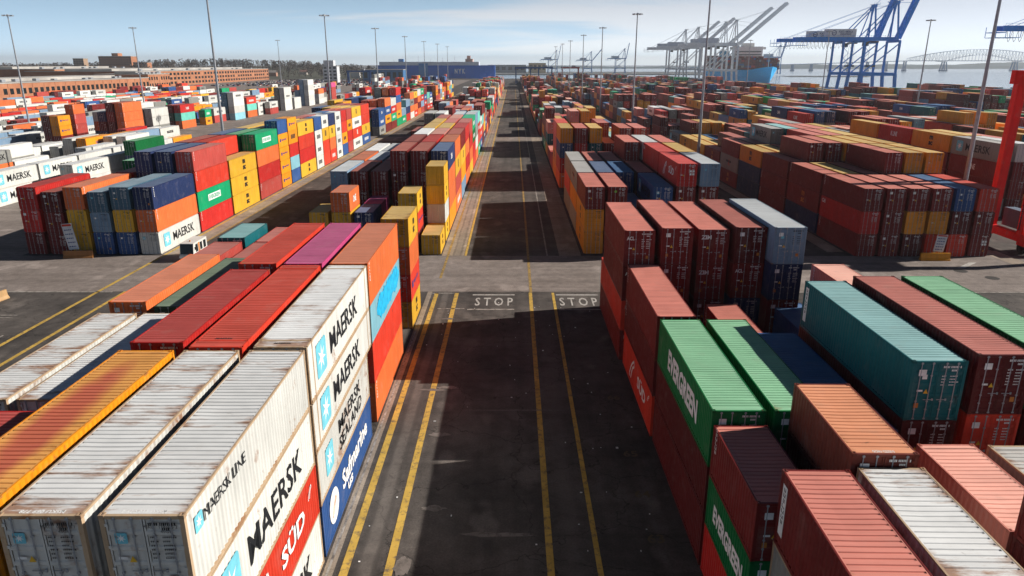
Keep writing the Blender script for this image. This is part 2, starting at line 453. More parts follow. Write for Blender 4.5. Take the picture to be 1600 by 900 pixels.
FAR_LAND = flat_mat('wooded_land', (0.075, 0.075, 0.055), 0.9, 0, 0.4, 0.01)
def ridge(name, x0, x1, y, depth, h, seed, n=80, mat=FAR_LAND, taper=True):
    rnd = random.Random(seed); b = MB()
    hs = []
    for i in range(n + 1):
        q = i / n
        e = min(1, 6 * q, 6 * (1 - q)) if taper else 1
        hs.append(e * h * (0.72 + 0.2 * math.sin(q * 9 + seed) + 0.1 * math.sin(q * 31 + seed * 2) + rnd.uniform(-0.05, 0.05)))
    for i in range(n):
        xa, xb = x0 + (x1 - x0) * i / n, x0 + (x1 - x0) * (i + 1) / n
        rows = [(0, 0.0), (0.06, 0.55), (0.3, 0.9), (0.5, 1.0), (1.0, 0.0)]
        for (d0, k0), (d1, k1) in zip(rows, rows[1:]):
            b.quad((xa, y + d0 * depth, -3 + (3 + hs[i]) * k0), (xb, y + d0 * depth, -3 + (3 + hs[i + 1]) * k0),
                   (xb, y + d1 * depth, -3 + (3 + hs[i + 1]) * k1), (xa, y + d1 * depth, -3 + (3 + hs[i]) * k1))
    return kind(link(name, b.mesh(name, mat)), 'structure')

SHORE = flat_mat('haze_tinted_wooded_shore', (0.05, 0.09, 0.12), 0.9, 0, 0.3, 0.01)  # wooded land with the blue of distant haze mixed into its colour
ridge('far_shore', 1100, 4200, 3700, 900, 31, 2, mat=SHORE)
ridge('far_shore', -900, 1500, 3900, 700, 14, 5, mat=SHORE)
BANK = flat_mat('far_quay_ground', (0.13, 0.14, 0.15), 0.9, 0, 0.3, 0.02)
sheet('far_bank', [(-700, 1750), (560, 1750), (600, 2300), (-700, 2300)], -1.2, BANK)
sheet('far_bank', [(560, 1500), (700, 1480), (760, 1560), (560, 1580)], -1.6, BANK)

# ------------------------------------------------------------------ containers: what stands where
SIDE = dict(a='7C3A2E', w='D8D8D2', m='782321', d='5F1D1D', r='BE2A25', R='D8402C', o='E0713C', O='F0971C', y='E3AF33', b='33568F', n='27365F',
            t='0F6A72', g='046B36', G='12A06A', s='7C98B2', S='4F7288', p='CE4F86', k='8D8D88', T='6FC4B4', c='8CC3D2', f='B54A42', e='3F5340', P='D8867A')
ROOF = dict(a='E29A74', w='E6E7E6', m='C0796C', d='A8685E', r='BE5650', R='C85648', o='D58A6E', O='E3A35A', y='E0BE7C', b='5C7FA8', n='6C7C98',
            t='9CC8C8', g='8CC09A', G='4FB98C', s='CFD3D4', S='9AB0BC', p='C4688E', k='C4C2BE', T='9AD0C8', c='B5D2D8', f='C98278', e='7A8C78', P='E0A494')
NAMES = dict(a='rust-brown', w='white', m='maroon', d='dark maroon', r='red', R='bright red', o='orange-red', O='orange', y='yellow', b='blue', n='navy',
             t='teal', g='dark green', G='green', s='steel-blue', S='slate-blue', p='magenta', k='grey', T='turquoise', c='pale blue', f='faded red', e='olive', P='salmon')
MARKWORD = dict(MK='black lettering and a star', ML='small black lettering', MSL='two lines of lettering', SAF='white script lettering', SUD='a white figure', EV='white lettering',
                EVP='a white name patch', MSC='black letters', MSO='orange letters', HL='a blue logo', ONE='white letters', ZIM='white door letters', ACL='pale door letters', UN='white end lettering',
                UP='a white upright plate', KL='small white letters', CAI='white corner letters', CMA='white lettering', HLK='red lettering', GRN='a green round sticker', STK='door stickers',
                CYAN='a blue smear', HSD='a white figure and four door squares', TEX='pale door letters', BOX='white squares', CON='black lettering')

CONT = []      # dicts: x (min x), y, z, L, H, code, mark, block, row, bay, tier, ntier, opts
def stack(block, row, bay, x, y, L, codes, H=2.9, **kw):
    z = 0.0
    toks = codes.split(',') if isinstance(codes, str) else codes
    for i, tk in enumerate(toks):
        opts = ''
        body, _, mark = tk.partition(':')
        h = H
        for q in body[1:]:
            if q == '8': h = 2.59
            elif q == '9': h = 2.9
            elif q == '7': h = 3.1
            elif q == '6': h = 2.45
            else: opts += q
        body = body[0]
        LL = L
        if '^' in opts: LL = 13.72
        CONT.append(dict(x=x + kw.get('dx', 0), y=y, z=z, L=LL, H=h, c=body, mark=mark, block=block, row=row, bay=bay, tier=i, nt=len(toks), opts=opts,
                         wall=kw.get('wall', False), yaw=kw.get('yaw', 0)))
        z += h
    return z

def XL(r): return -9.32 - 2.92 * r - 2.44      # block left of the lane
def XR(r): return 9.1 + 2.86 * r                # block right of the lane
def XLB(r): return -45.4 - 2.92 * r - 2.44
def XRB(r): return 43.6 + 2.86 * r
def col(block, fx, bay, y, L, stacks, H=2.9, **kw):
    for r, cds in stacks.items(): stack(block, r, bay, fx(r), y, L, cds, H, **kw)

# --- left near block (before the crossroad)
A = 'left near'
col(A, XL, 1, 17.2, 12.19, {0: 'w9:MK,R8:SUD,w9:MK,w9:ML', 1: 'w9,s9,w8,w9!:MK', 2: 'm9,o9,w8,O9*', 3: 'm,r'})
stack(A, 4, 1, XL(4), 16.4, 12.19, 'm9,d9,r9')
col(A, XL, 2, 29.75, 12.19, {0: 'b9:SAF,w9!:MSL,w8^:MK,w9^:MK'})
col(A, XL, 2, 29.75, 12.19, {1: 'm9,s9,b8,R9^'})
col(A, XL, 2, 30.3, 12.19, {2: 'm9,b9,m8,r9', 3: 'm,m', 4: 'b9,m8,w9', 5: 'm9,w8,w9!'})
col(A, XL, 3, 43.75, 12.19, {0: 'o9:UN,R9,c8:CYAN,o9:UN', 1: 'm9,m9,m8,p9', 2: 'm9,d9,b8,R9', 3: 'm,b', 4: 'm9,d8,e9', 5: 'd9,m9,o9'})
stack(A, 0, 4, XL(0), 61.8, 6.06, 'y8:MSC,R8:HL,o8,y8*:MSC')
stack(A, 5, 4, XL(5) - .2, 56.1, 5.3, 'm9,d8,f9'); stack(A, 4, 4, XL(4), 56.4, 6.06, 'm9,d8,f8'); stack(A, 4, 5, XL(4), 62.7, 6.06, 'm9,d8,f8')
stack(A, 5, 5, XL(5), 61.6, 6.06, 'm9,b9,t9:UP')
# --- left far block (past the crossroad)
A = 'left far'
stack(A, 0, 1, XL(0), 88.5, 6.06, 'y8:MSC'); stack(A, 1, 1, XL(1), 89.6, 6.06, 'd8,R8:HL,y8:MSC'); stack(A, 3, 1, XL(3), 90.2, 6.06, 'm8,n8:STK')
stack(A, 4, 1, XL(4), 90.2, 6.06, 'd8,y8,o8:ONE'); stack(A, 5, 1, XL(5), 90.2, 6.06, 'e8,y8')
stack(A, 0, 2, XL(0), 95.7, 6.06, 'y8:MSC,w8,y8:MSC,y8', wall=True); stack(A, 3, 2, XL(3), 96.4, 6.06, 'm8,p8')
col(A, XL, 3, 102.5, 12.19, {0: 'O,o,o,n:CMA', 1: 'm,d,m,m', 2: 'm,m,d:STK,m', 3: 'd,m,d:ONE', 4: 'm,d,m', 5: 'b,b,s'})
col(A, XL, 4, 115.2, 12.19, {0: 'o:KL,f,y:MSC,o', 1: 'm,d,m,r', 2: 'd,m,m,d', 3: 'd,m,m', 4: 'm,n,s', 5: 'd,m,o'})
col(A, XL, 5, 127.9, 12.19, {0: 's,O,y:MSC,m', 1: 'm,d,m,P', 2: 'd,m,m,w', 3: 'd,m,n', 4: 'm,n,s', 5: 'd,m,w'})
col(A, XL, 6, 140.6, 12.19, {0: 'o,r,o,r', 1: 'm,d,m,y', 2: 'd,m,m,y', 3: 'd,m,t', 4: 'm,n', 5: 'd,k'})
col(A, XL, 7, 153.3, 12.19, {0: 'y,o,r,f', 1: 'm,d,m,f', 2: 'd,m,m,y', 3: 'd,m,d', 4: 'm,o', 5: 'd'})
col(A, XL, 8, 166.0, 12.19, {0: 'R,r,g:EVP,G:EVP', 1: 'm,d,m,P', 2: 'd,m,m,f', 3: 'd,m,n', 4: 'm,n,d', 5: 'k'})
col(A, XL, 9, 178.7, 12.19, {0: 'o,w,k,s', 1: 'm,d,n,s', 2: 'd,m,n', 3: 'd,m', 4: 'd,m', 5: 'f'})
# --- right near block
A = 'right near'
stack(A, 0, 1, 9.78, 16.8, 6.06, 'g7,k7:MK,m7:UP', yaw=-1.0); stack(A, 0, 2, 9.15, 22.95, 6.06, 'r8,g8:EV,m8:UN')
stack(A, 1, 1, 12.62, 16.95, 6.06, 'm7,s7,w7!', yaw=-0.8); stack(A, 1, 2, 12.5, 23.08, 6.06, 'm6,m6,d6,a6', yaw=-1.2)
col(A, XR, 2, 29.2, 12.19, {0: 'd9,d8:STK,g9:EV', 1: 'm9,d8,g9'}); stack(A, 2, 2, 14.85, 28.5, 12.19, 'm8,n8,b8')
stack(A, 3, 1, 17.5, 21.3, 6.06, 'm8,r8,P8'); stack(A, 4, 1, 20.5, 21.2, 6.06, 'm8,d8,k8'); stack(A, 3, 0, 17.45, 15.0, 6.06, 'm8,m8,d8,m8')
stack(A, 3, 2, 17.65, 28.9, 12.19, 'm8,m9,d8,t9:UP'); stack(A, 4, 2, 20.5, 28.9, 12.19, 'm9,n8,R9,d9'); stack(A, 5, 2, 23.4, 28.9, 12.19, 'm9,d9,m8,g9')
stack(A, 0, 3, 9.02, 41.85, 12.19, 'R9:SUD,d8:UN,m9:UN'); stack(A, 2, 3, 14.8, 43.0, 9.0, 'd9,m9:UN'); stack(A, 4, 3, 20.6, 42.4, 11.6, 'd8,b8'); stack(A, 5, 3, 23.1, 42.4, 10.6, 'm9,d9,P9:UN')
stack(A, 0, 4, 8.75, 54.5, 12.19, 'm8^,R8^:UN,m9:ACL,m9:ACL'); stack(A, 1, 4, 11.6, 54.0, 12.19, 'd8,d9:STK,m9:STK,m9:STK'); stack(A, 2, 4, 14.7, 54.9, 12.19, 'd8,d8,m9:ZIM,m9:ZIM')
stack(A, 3, 4, 17.45, 54.3, 12.19, 'd8,n9,m9:ACL,d9:STK'); stack(A, 4, 4, 19.95, 52.9, 12.19, 'm9,m9,n9:STK,s9')
# --- right far block
A = 'right far'
col(A, XR, 1, 89.0, 12.19, {0: 'y:MSC,y:MSC,m:STK', 1: 'm,d,m:GRN', 2: 'd,b', 3: 'm,n,b:MK', 4: 'd,m,m:STK,r:HSD', 5: 'd,m,m:STK,s'})
col(A, XR, 2, 101.7, 12.19, {0: 'k,O,k:HLK', 1: 'm,m,n', 2: 'd,b,b', 3: 'm,d,d', 4: 'd,m,m,r:CAI', 5: 'd,m,m,y'})
col(A, XR, 3, 114.5, 12.19, {0: 'k,R,k', 1: 'm,m,m', 2: 'd,d,d', 3: 'm,d,m,m:UN', 4: 'd,m,m,w', 5: 'd,m,m,m'})
col(A, XR, 4, 127.2, 12.19, {1: 'd', 2: 'm', 3: 'm,d', 4: 'd,m,w:MK', 5: 'd,m,y'})
col(A, XR, 5, 140.0, 12.19, {0: 'o,r,b,y', 1: 'm,d,r,m', 2: 'd,m,t,y', 3: 'm,d,m', 4: 'd,m,m,m', 5: 'd,m,m,f'})
col(A, XR, 6, 152.7, 12.19, {0: 'O,y:MSC,r,R', 1: 'm,d,m', 2: 'd,m', 3: 'm,d,m,f', 4: 'd,t,T', 5: 'd,m,T'})
col(A, XR, 7, 165.4, 12.19, {0: 'r', 1: 'm', 2: 'd,m', 3: 'm,d,y', 4: 'd,m,y', 5: 'd,m,w'})
# --- right outer block
A = 'right outer'
col(A, XRB, 1, 87.7, 12.19, {0: 'm:UN,r:CAI,m:UN', 1: 'm:STK,m:STK,m:STK', 2: 'd:STK,y,m:STK', 3: 'R,y,m:STK', 4: 'R,d:STK,b', 5: 'm:BOX,m:STK,R'})
col(A, XRB, 2, 100.5, 12.19, {0: 'n:STK,m:MSO,m:UN', 1: 'd,m,y', 2: 'd,m,d', 3: 'd,m,m,m:UN', 4: 'd,m,m,y', 5: 'd,m,m,y'})
col(A, XRB, 3, 113.3, 12.19, {0: 'm:UN,m:UN,m', 1: 'd,m,d,m:STK', 2: 'd,m,d,m:STK', 3: 'd,m,m,y:MSC', 4: 'd,m,m,y', 5: 'd,m,m,y'})
col(A, XRB, 4, 126.1, 12.19, {0: 'n,n,y:MSC', 1: 'd,m,y', 2: 'd,m,d', 3: 'd,m,m,f', 4: 'd,m,m,m', 5: 'd,m,m,y:MSC'})
col(A, XRB, 5, 138.9, 12.19, {0: 'm:MSO,k:HLK,m', 1: 'd,m,d', 2: 'd,m,k,k:MK', 3: 'd,m,m,t', 4: 'd,m,m,m', 5: 'd,m,m,m'})
col(A, XRB, 6, 151.7, 12.19, {0: 'r:KL,m:MSO', 1: 'd,m,d', 2: 'd,m', 3: 'd,m,t', 4: 'd,m,m,f', 5: 'd,m,m,k'})
col(A, XRB, 7, 164.5, 12.19, {0: 'm,y:MSC', 1: 'd,y', 2: 'd,P', 3: 'd,m,m', 4: 'd,t,m', 5: 'd,y:MSC,m,y'})
col(A, XRB, 8, 177.3, 12.19, {0: 'k,y:MSC', 1: 'd,y', 2: 'd,b', 3: 'd,f', 4: 'd,t,d', 5: 'd,m,m'})
# --- left outer block
A = 'left outer'
col(A, XLB, 1, 88.6, 12.19, {0: 'w:MK,o:UN,n:UN', 1: 'b,y,S', 2: 'b,s8,S8', 3: 'y,y,o:UN', 4: 'm8,m,d8:STK', 5: 'm,r:STK,r'})
col(A, XLB, 2, 101.3, 12.19, {0: 'r:UN,G:EVP,R:UN,f:UN', 1: 'd,m,n,n', 2: 'd,m,n,n', 3: 'm,d,r', 4: 'd,m', 5: 'd,m'})
col(A, XLB, 3, 114.1, 12.19, {0: 'y:MSC,y:MSC,y:MSC', 1: 'd,m,m,R', 2: 'd,m,m,m', 3: 'd,m,n', 4: 'd,m', 5: 'd,m,g'})
col(A, XLB, 4, 127.0, 12.19, {0: 'f:UN,r,o,G:EVP', 1: 'd,m,g,g', 2: 'd,m,g,n', 3: 'd,g,G', 4: 'd,m', 5: 'd,k'})
stack(A, 0, 5, XLB(0), 139.5, 6.06, 'O:HL,O:HL,O:HL,O:HL,b', 2.59); stack(A, 0, 6, XLB(0), 146.0, 6.06, 'b,c,r,O:HL,O:HL', 2.59)
stack(A, 1, 5, XLB(1), 139.8, 12.19, 'd,m,y,y'); stack(A, 2, 5, XLB(2), 139.8, 12.19, 'd,m,y,y')
col(A, XLB, 7, 152.6, 12.19, {0: 'y:MSC,r,R,y:MSC', 1: 'd,m,y,y', 2: 'd,m,y,y', 3: 'd,m,y', 4: 'd,y:MSC'})
for i, (y, L, cds) in enumerate([(165.6, 6.06, 'w:CON,w:CON,w:CON,b'), (172.1, 6.06, 'R,R,y:MSC,w:CON'), (178.6, 6.06, 'R:CMA,o,y:MSC,n'), (185.4, 6.06, 'w:CON,w:CON,w:CON,w:CON'),
                                 (191.9, 6.06, 'b,O:HL,R,r'), (198.4, 6.06, 'f,r,O:HL,f')]):
    stack(A, 0, 8 + i, XLB(0), y, L, cds)
    stack(A, 1, 8 + i, XLB(1), y, L, ['d,m,m,m', 'd,m,m,f', 'd,m,n,k', 'd,m,m,b', 'd,r,m,m', 'd,m,m,o'][i]); stack(A, 2, 8 + i, XLB(2), y, L, ['d,m,m', 'd,m,o', 'd,m,o', 'd,m,n', 'd,m,m', 'd,m,f'][i])
stack(A, 0, 14, XLB(0), 205.0, 12.19, 'w:CON,R:MSC,w:CON,y:MSC'); stack(A, 0, 15, XLB(0), 217.6, 12.19, 'b:CMA,y:MSC,R,R')
for r in (1, 2): stack(A, r, 14, XLB(r), 205.0, 12.19, 'd,m,y,y'); stack(A, r, 15, XLB(r), 217.6, 12.19, 'd,m,n,m')
stack(A, 3, 14, XLB(3), 205.0, 12.19, 'd,m,n,n')
# --- left yard: reefers and mixed stacks beyond the outer block
A = 'left yard'
for bay, (x, y, cds) in enumerate([(-90.4, 107.0, 'w:MK,w:MK'), (-90.4, 119.4, 'w:MK,w:MK'), (-90.4, 132.2, 'w:HL,w:MK'), (-83.2, 130.6, 'w,w:MK'), (-83.2, 143.2, 'w,w'), (-90.4, 145.0, 'w,w'),
                                   (-96.2, 157.6, 'w,w'), (-83.2, 156.0, 'w:MK,w:MK'), (-90.4, 158.0, 'w,w'), (-78.0, 144.0, 'd,n,g')]):
    stack(A, 0, bay + 1, x, y, 12.19, cds)
for bay, (x, y, L, cds) in enumerate([(-136.4, 214.0, 6.06, 'm,O:HL,O:HL'), (-139.2, 214.5, 6.06, 'm,d,d'), (-136.0, 221.5, 6.06, 'd,f:UN,f:UN,o:UN'), (-139.0, 221.5, 6.06, 'd,m,m'), (-134.0, 232.0, 12.19, 'n,o,w:MK'),
                                      (-126.0, 231.0, 12.19, 'o:UN,o:UN,o:UN,o:UN'), (-129.0, 231.0, 12.19, 'd,d,m,d'), (-131.8, 231.0, 12.19, 'n,d,n'), (-126.4, 250.0, 12.19, 'k,w,w'), (-129.2, 250.0, 12.19, 'k,k,k'),
                                      (-123.0, 236.0, 12.19, 'w'), (-126.4, 272.0, 12.19, 'o,T,r:KL'), (-129.3, 272.0, 12.19, 'd,e,m'), (-125.2, 290.5, 6.06, 'O:CON,G:EVP'), (-125.5, 300, 12.19, 'f,w:CON'), (-128.5, 300, 12.19, 'd,k'),
                                      (-122.6, 315.0, 12.19, 'c,w,w,w:CON'), (-125.5, 315.0, 12.19, 's,S,S,S'), (-122.8, 331.0, 12.19, 'o,T,R:KL'), (-125.7, 331.0, 12.19, 'm,t,m'), (-122.8, 345, 12.19, 'w:CON,w:CON'), (-119.5, 352, 12.19, 'f,w:CON'),
                                      (-120.8, 380.0, 12.19, 'w,w,w:CON,w'), (-123.7, 380.0, 12.19, 'k,k,k,k'), (-120.6, 396.0, 12.19, 'w,w'), (-120.4, 424, 12.19, 'w,w,w,w,w'), (-123.2, 424, 12.19, 's,s,s,s,s'), (-126.0, 424, 12.19, 's,s,s'),
                                      (-120.4, 446, 12.19, 'w,w,o'), (-120.4, 478, 12.19, 'f,f,f,p'), (-122.8, 462, 12.19, 'w,k,m')]):
    stack(A, 1, bay + 1, x, y, L, cds)
rnd = random.Random(11)
def pick(pal): return rnd.choice(pal)
PAL_R = 'mmmmmmmddddddyyyyyffrbbnttsskgGwPPOR'
PAL_L = 'ooorrffRRymmdwwwOyyGTbnsk'
PAL_W = 'wwwwwwwkkssOobmrw'
MK_FOR = dict(y='MSC', w='CON', O='HL', G='EVP', g='EV', r='KL', b='CMA', n='CMA', k='MK', m='UN', R='SUD')
def hgt(t): return 1 + min(len(t) - 1, int(rnd.random() * len(t)))
def fill(block, x0, pitch, nrows, y0, y1, pal, lo, hi, gaps=(), bay0=1, p_empty=0.06, sgn=1, lowp=0.0):
    y, bay = y0, bay0
    lev = rnd.randint(lo, hi)
    while y + 12.3 < y1:
        if any(a - 12 < y < b for a, b in gaps):
            y = max(b for a, b in gaps if a - 12 < y < b); continue
        if rnd.random() < 0.5: lev = rnd.randint(lo, hi)
        main = pick(pal); low = rnd.random() < lowp
        for r in range(nrows):
            if rnd.random() < p_empty: continue
            n = max(1, lev - (rnd.random() < 0.35) - (rnd.random() < 0.12))
            if low: n = max(1, min(n, (1 + r) // 2))
            top = main if rnd.random() < 0.45 else pick(pal)
            x = x0 + sgn * pitch * r
            cds = [pick(pal) for _ in range(n - 1)] + [top]
            cds = [q + (':' + MK_FOR[q] if q in MK_FOR and rnd.random() < 0.6 else '') for q in cds]
            stack(block, r, bay, x, y, 12.19, cds, rnd.choice((2.9, 2.9, 2.75)))
        y += 12.8; bay += 1
G1 = [(229, 244), (418, 432), (602, 618)]
fill('left far', -9.32 - 2.44, 2.92, 6, 191.5, 760, PAL_L, 3, 4, [(418, 432), (602, 618)], 10, sgn=-1)
fill('right far', 9.1, 2.86, 6, 178.3, 1020, PAL_R, 2, 4, G1, 8, lowp=0.3)
fill('right outer', 43.6, 2.86, 6, 190.2, 1000, PAL_R, 2, 4, G1, 9)
stack('far right', 0, 1, 75.7, 112.3, 12.19, 'k:MK,m,m:KL,k:MK'); stack('far right', 0, 2, 75.7, 125.2, 12.19, 'd,m,m,y:MSC'); stack('far right', 1, 1, 78.6, 112.3, 12.19, 'd,m,m,w')
stack('far right', 0, 3, 75.7, 138.0, 12.19, 'd,m,n:CMA,r:KL'); stack('far right', 0, 4, 75.7, 151.0, 12.19, 'd,m,m,y'); stack('far right', 0, 5, 75.7, 164, 12.19, 'd,m,k:MK'); stack('far right', 1, 2, 78.6, 125.2, 12.19, 'd,m,m,y')
fill('far right', 75.7, 2.86, 6, 176.8, 960, PAL_R, 2, 4, G1, 6)
fill('far right', 81.4, 2.86, 4, 112.3, 176, PAL_R, 3, 4, (), 1)
for i, (x, ya, yb) in enumerate([(111, 120, 920), (146, 150, 880), (181, 180, 760), (216, 210, 520), (250, 240, 480)]):
    fill('far right', x, 2.86, 6 if i < 4 else 5, ya, yb, PAL_R, 2, 4, [(229, 244), (418, 432)], 1)
fill('left outer', -45.4 - 2.44, 2.92, 6, 246, 560, PAL_L, 4, 5, [(418, 432)], 16, sgn=-1)
for i, (x, ya, yb, pal, hi) in enumerate([(-113, 120, 178, PAL_W, 2), (-126, 150, 214, 'wwwksywO', 1), (-104, 104, 150, 'wwwk', 1), (-140, 140, 200, 'wwObow', 1), (-101, 158, 222, PAL_W, 2), (-150, 168, 236, 'wwwOybs', 1), (-161, 176, 250, 'wwwRows', 1), (-172, 180, 228, PAL_W, 2), (-118, 188, 224, PAL_W, 1), (-188, 200, 236, PAL_W, 1), (-215, 232, 300, PAL_W, 2), (-230, 240, 300, 'wwwws', 1), (-250, 262, 340, PAL_L, 1), (-108, 178, 226, PAL_W, 2), (-143, 262, 420, PAL_L, 2), (-128, 346, 378, PAL_W, 3), (-176, 226, 470, PAL_W, 2), (-190, 236, 470, PAL_L, 2), (-270, 380, 640, PAL_L, 2), (-290, 430, 680, PAL_W, 2), (-310, 480, 700, PAL_L, 2), (-140, 430, 520, PAL_W, 4), (-160, 440, 640, PAL_L, 3), (-150, 236, 330, PAL_W, 3), (-163, 250, 430, PAL_W, 2), (-205, 250, 470, PAL_W, 2), (-222, 300, 520, PAL_L, 1), (-240, 300, 560, 'oooOORow', 1), (-256, 340, 640, PAL_W, 2),
                                          (-150, 400, 640, PAL_W, 3), (-185, 470, 720, PAL_L, 3), (-120, 500, 760, PAL_W, 5), (-100, 520, 800, PAL_L, 4), (-80, 560, 900, PAL_L, 4)]):
    fill('left yard', x, 3.4, 2, ya, yb, pal, 1, hi, (), 40 + 20 * i, 0.16, -1)

# ------------------------------------------------------------------ which ones the place shows largest (the rest is one mass)
def box_of(c): return (c['x'], c['x'] + 2.44, c['y'], c['y'] + c['L'], c['z'] + 0.02, c['z'] + c['H'] - 0.02)
bv, bf, owner = [], [], []
for i, c in enumerate(CONT):
    q = MB(); q.box(*box_of(c)); n = len(bv)
    bv += q.v; bf += [tuple(n + k for k in f) for f in q.f]; owner += [i] * 6
tree = BVHTree.FromPolygons(bv, bf)
hits = [0] * len(CONT)
cs, sn = math.cos(PITCH), math.sin(PITCH)
GW, GH = 640, 360
for j in range(36, GH):
    vv = (450 - (j + 0.5) * 900 / GH) / FPX
    for i in range(GW):
        uu = ((i + 0.5) * 1600 / GW - 800) / FPX
        h = tree.ray_cast(Vector((0, 0, CAM_H)), Vector((uu, cs + sn * vv, -sn + cs * vv)))
        if h[2] is not None: hits[owner[h[2]]] += 1
order = sorted((i for i in range(len(CONT)) if hits[i] > 0), key=lambda i: -hits[i])
SINGLE = order[:300]
NEAR = {i for i in SINGLE if CONT[i]['y'] < 72}
print('containers', len(CONT), 'in view', len(order), 'smallest single', hits[SINGLE[-1]], 'near', len(NEAR))
# ------------------------------------------------------------------ container meshes (shared)
W2 = 1.22
_mc = {}
def cached(fn):
    def g(*a):
        k = (fn.__name__,) + a
        if k not in _mc: _mc[k] = fn(*a)
        return _mc[k]
    return g

def corr(b, L, H, s, step):
    """corrugated side wall at x = s * 1.2, trapezoid ribs"""
    y0, y1, z0, z1 = 0.15, L - 0.15, 0.16, H - 0.09
    n = int((y1 - y0) / step); p = (y1 - y0) / n
    xo, xi = s * 1.203, s * 1.165
    pts = []
    for i in range(n):
        a = y0 + i * p
        pts += [(xo, a), (xo, a + 0.26 * p), (xi, a + 0.5 * p), (xi, a + 0.76 * p)]
    pts.append((xo, y1))
    for (xa, ya), (xb, yb) in zip(pts, pts[1:]):
        q = [(xa, ya, z0), (xb, yb, z0), (xb, yb, z1), (xa, ya, z1)]
        b.quad(*(q if s > 0 else q[::-1]))

def roof_panel(b, L, H, step, seed=0):
    z, zg = H - 0.022, H - 0.055; rr = random.Random(seed); ph = rr.uniform(0, 6)
    dent = [(rr.uniform(1, L - 1), rr.uniform(0.4, 1.1), rr.uniform(0.01, 0.028)) for _ in range(4)]
    dz = lambda y: -sum(d * math.exp(-((y - c) / w) ** 2) for c, w, d in dent) + 0.004 * math.sin(y * 1.7 + ph)
    y0, y1 = 0.34, L - 0.34
    b.quad((-1.17, 0.1, z + 0.006), (1.17, 0.1, z + 0.006), (1.17, y0, z + 0.006), (-1.17, y0, z + 0.006))
    b.quad((-1.17, y1, z + 0.006), (1.17, y1, z + 0.006), (1.17, L - 0.1, z + 0.006), (-1.17, L - 0.1, z + 0.006))
    n = int((y1 - y0) / step); p = (y1 - y0) / n
    pts = []
    for i in range(n):
        a = y0 + i * p
        pts += [(a, z), (a + 0.66 * p, z), (a + 0.78 * p, zg), (a + 0.90 * p, zg)]
    pts.append((y1, z))
    for (ya, za), (yb, zb) in zip(pts, pts[1:]):
        # three strips across so that dents sag in the middle; groove ends stay sharp
        for (u0, k0), (u1, k1) in (((-1.1, 0.25), (-0.35, 1.0)), ((-0.35, 1.0), (0.4, 0.8)), ((0.4, 0.8), (1.1, 0.25))):
            b.quad((u0, ya, za + dz(ya) * k0), (u1, ya, za + dz(ya) * k1), (u1, yb, zb + dz(yb) * k1), (u0, yb, zb + dz(yb) * k0))
    for s in (-1, 1):
        q = [(s * 1.1, y0, z), (s * 1.185, y0, z), (s * 1.185, y1, z), (s * 1.1, y1, z)]
        b.quad(*(q if s > 0 else q[::-1]))

def end_wall(b, y, H, sgn):
    n, x0, x1, z0, z1 = 9, -1.08, 1.08, 0.15, H - 0.1
    p = (x1 - x0) / n; pts = []
    for i in range(n):
        a = x0 + i * p
        pts += [(a, y), (a + 0.26 * p, y), (a + 0.5 * p, y - sgn * 0.04), (a + 0.76 * p, y - sgn * 0.04)]
    pts.append((x1, y))
    for (xa, ya), (xb, yb) in zip(pts, pts[1:]):
        q = [(xa, ya, z0), (xb, yb, z0), (xb, yb, z1), (xa, ya, z1)]
        b.quad(*(q if sgn < 0 else q[::-1]))

@cached
def m_frame(L, H, inset):
    b = MB()
    e = 0.765 if inset else 0.0
    for x in (-1, 1):
        xa, xb = sorted((x * 1.215, x * 1.075))
        for y in ((e, e + 0.13), (L - e - 0.13, L - e)) if inset else ((0.005, 0.14), (L - 0.14, L - 0.005)):
            b.box(xa, xb, y[0], y[1], 0.11, H - 0.11)
        xa, xb = sorted((x * 1.214, x * 1.15))
        b.box(xa, xb, 0.17, L - 0.17, H - 0.085, H - 0.012)
        b.box(xa, xb, 0.17, L - 0.17, 0.02, 0.17)
    for y0, y1 in ((0.012, 0.12), (L - 0.12, L - 0.012)):
        b.box(-1.07, 1.07, y0, y1, H - 0.12, H - 0.014); b.box(-1.07, 1.07, y0, y1, 0.02, 0.15)
    if inset:
        b.box(-1.2, 1.2, 0.02, 0.1, 0.0, H - 0.02) if False else None
        for x in (-1, 1):
            xa, xb = sorted((x * 1.205, x * 1.08))
            for y in ((0.01, 0.1), (L - 0.1, L - 0.01)): b.box(xa, xb, y[0], y[1], 0.03, H - 0.03)
        for yy in (e + 0.065, L - e - 0.065): b.box(-1.07, 1.07, yy - 0.06, yy + 0.06, H - 0.03, H - 0.006)
    b.box(-1.06, 1.06, 0.16, L - 0.16, 0.12, 0.15, 'lrnf')
    return b.mesh('frame', PAINT)

@cached
def m_casting():
    b = MB()
    b.box(-0.081, 0.081, -0.089, 0.089, -0.059, 0.059, 't')
    # top face with an oval slot sunk into it
    o = [(-0.081, -0.089), (0.081, -0.089), (0.081, 0.089), (-0.081, 0.089)]; i = [(-0.03, -0.055), (0.03, -0.055), (0.03, 0.055), (-0.03, 0.055)]
    for k in range(4):
        l = (k + 1) % 4
        b.quad((*o[k], 0.059), (*o[l], 0.059), (*i[l], 0.059), (*i[k], 0.059))
        b.quad((*i[k], 0.059), (*i[l], 0.059), (*i[l], 0.0), (*i[k], 0.0))
    b.quad(*[(*q, 0.0) for q in i])
    return b.mesh('corner_casting', PAINT)

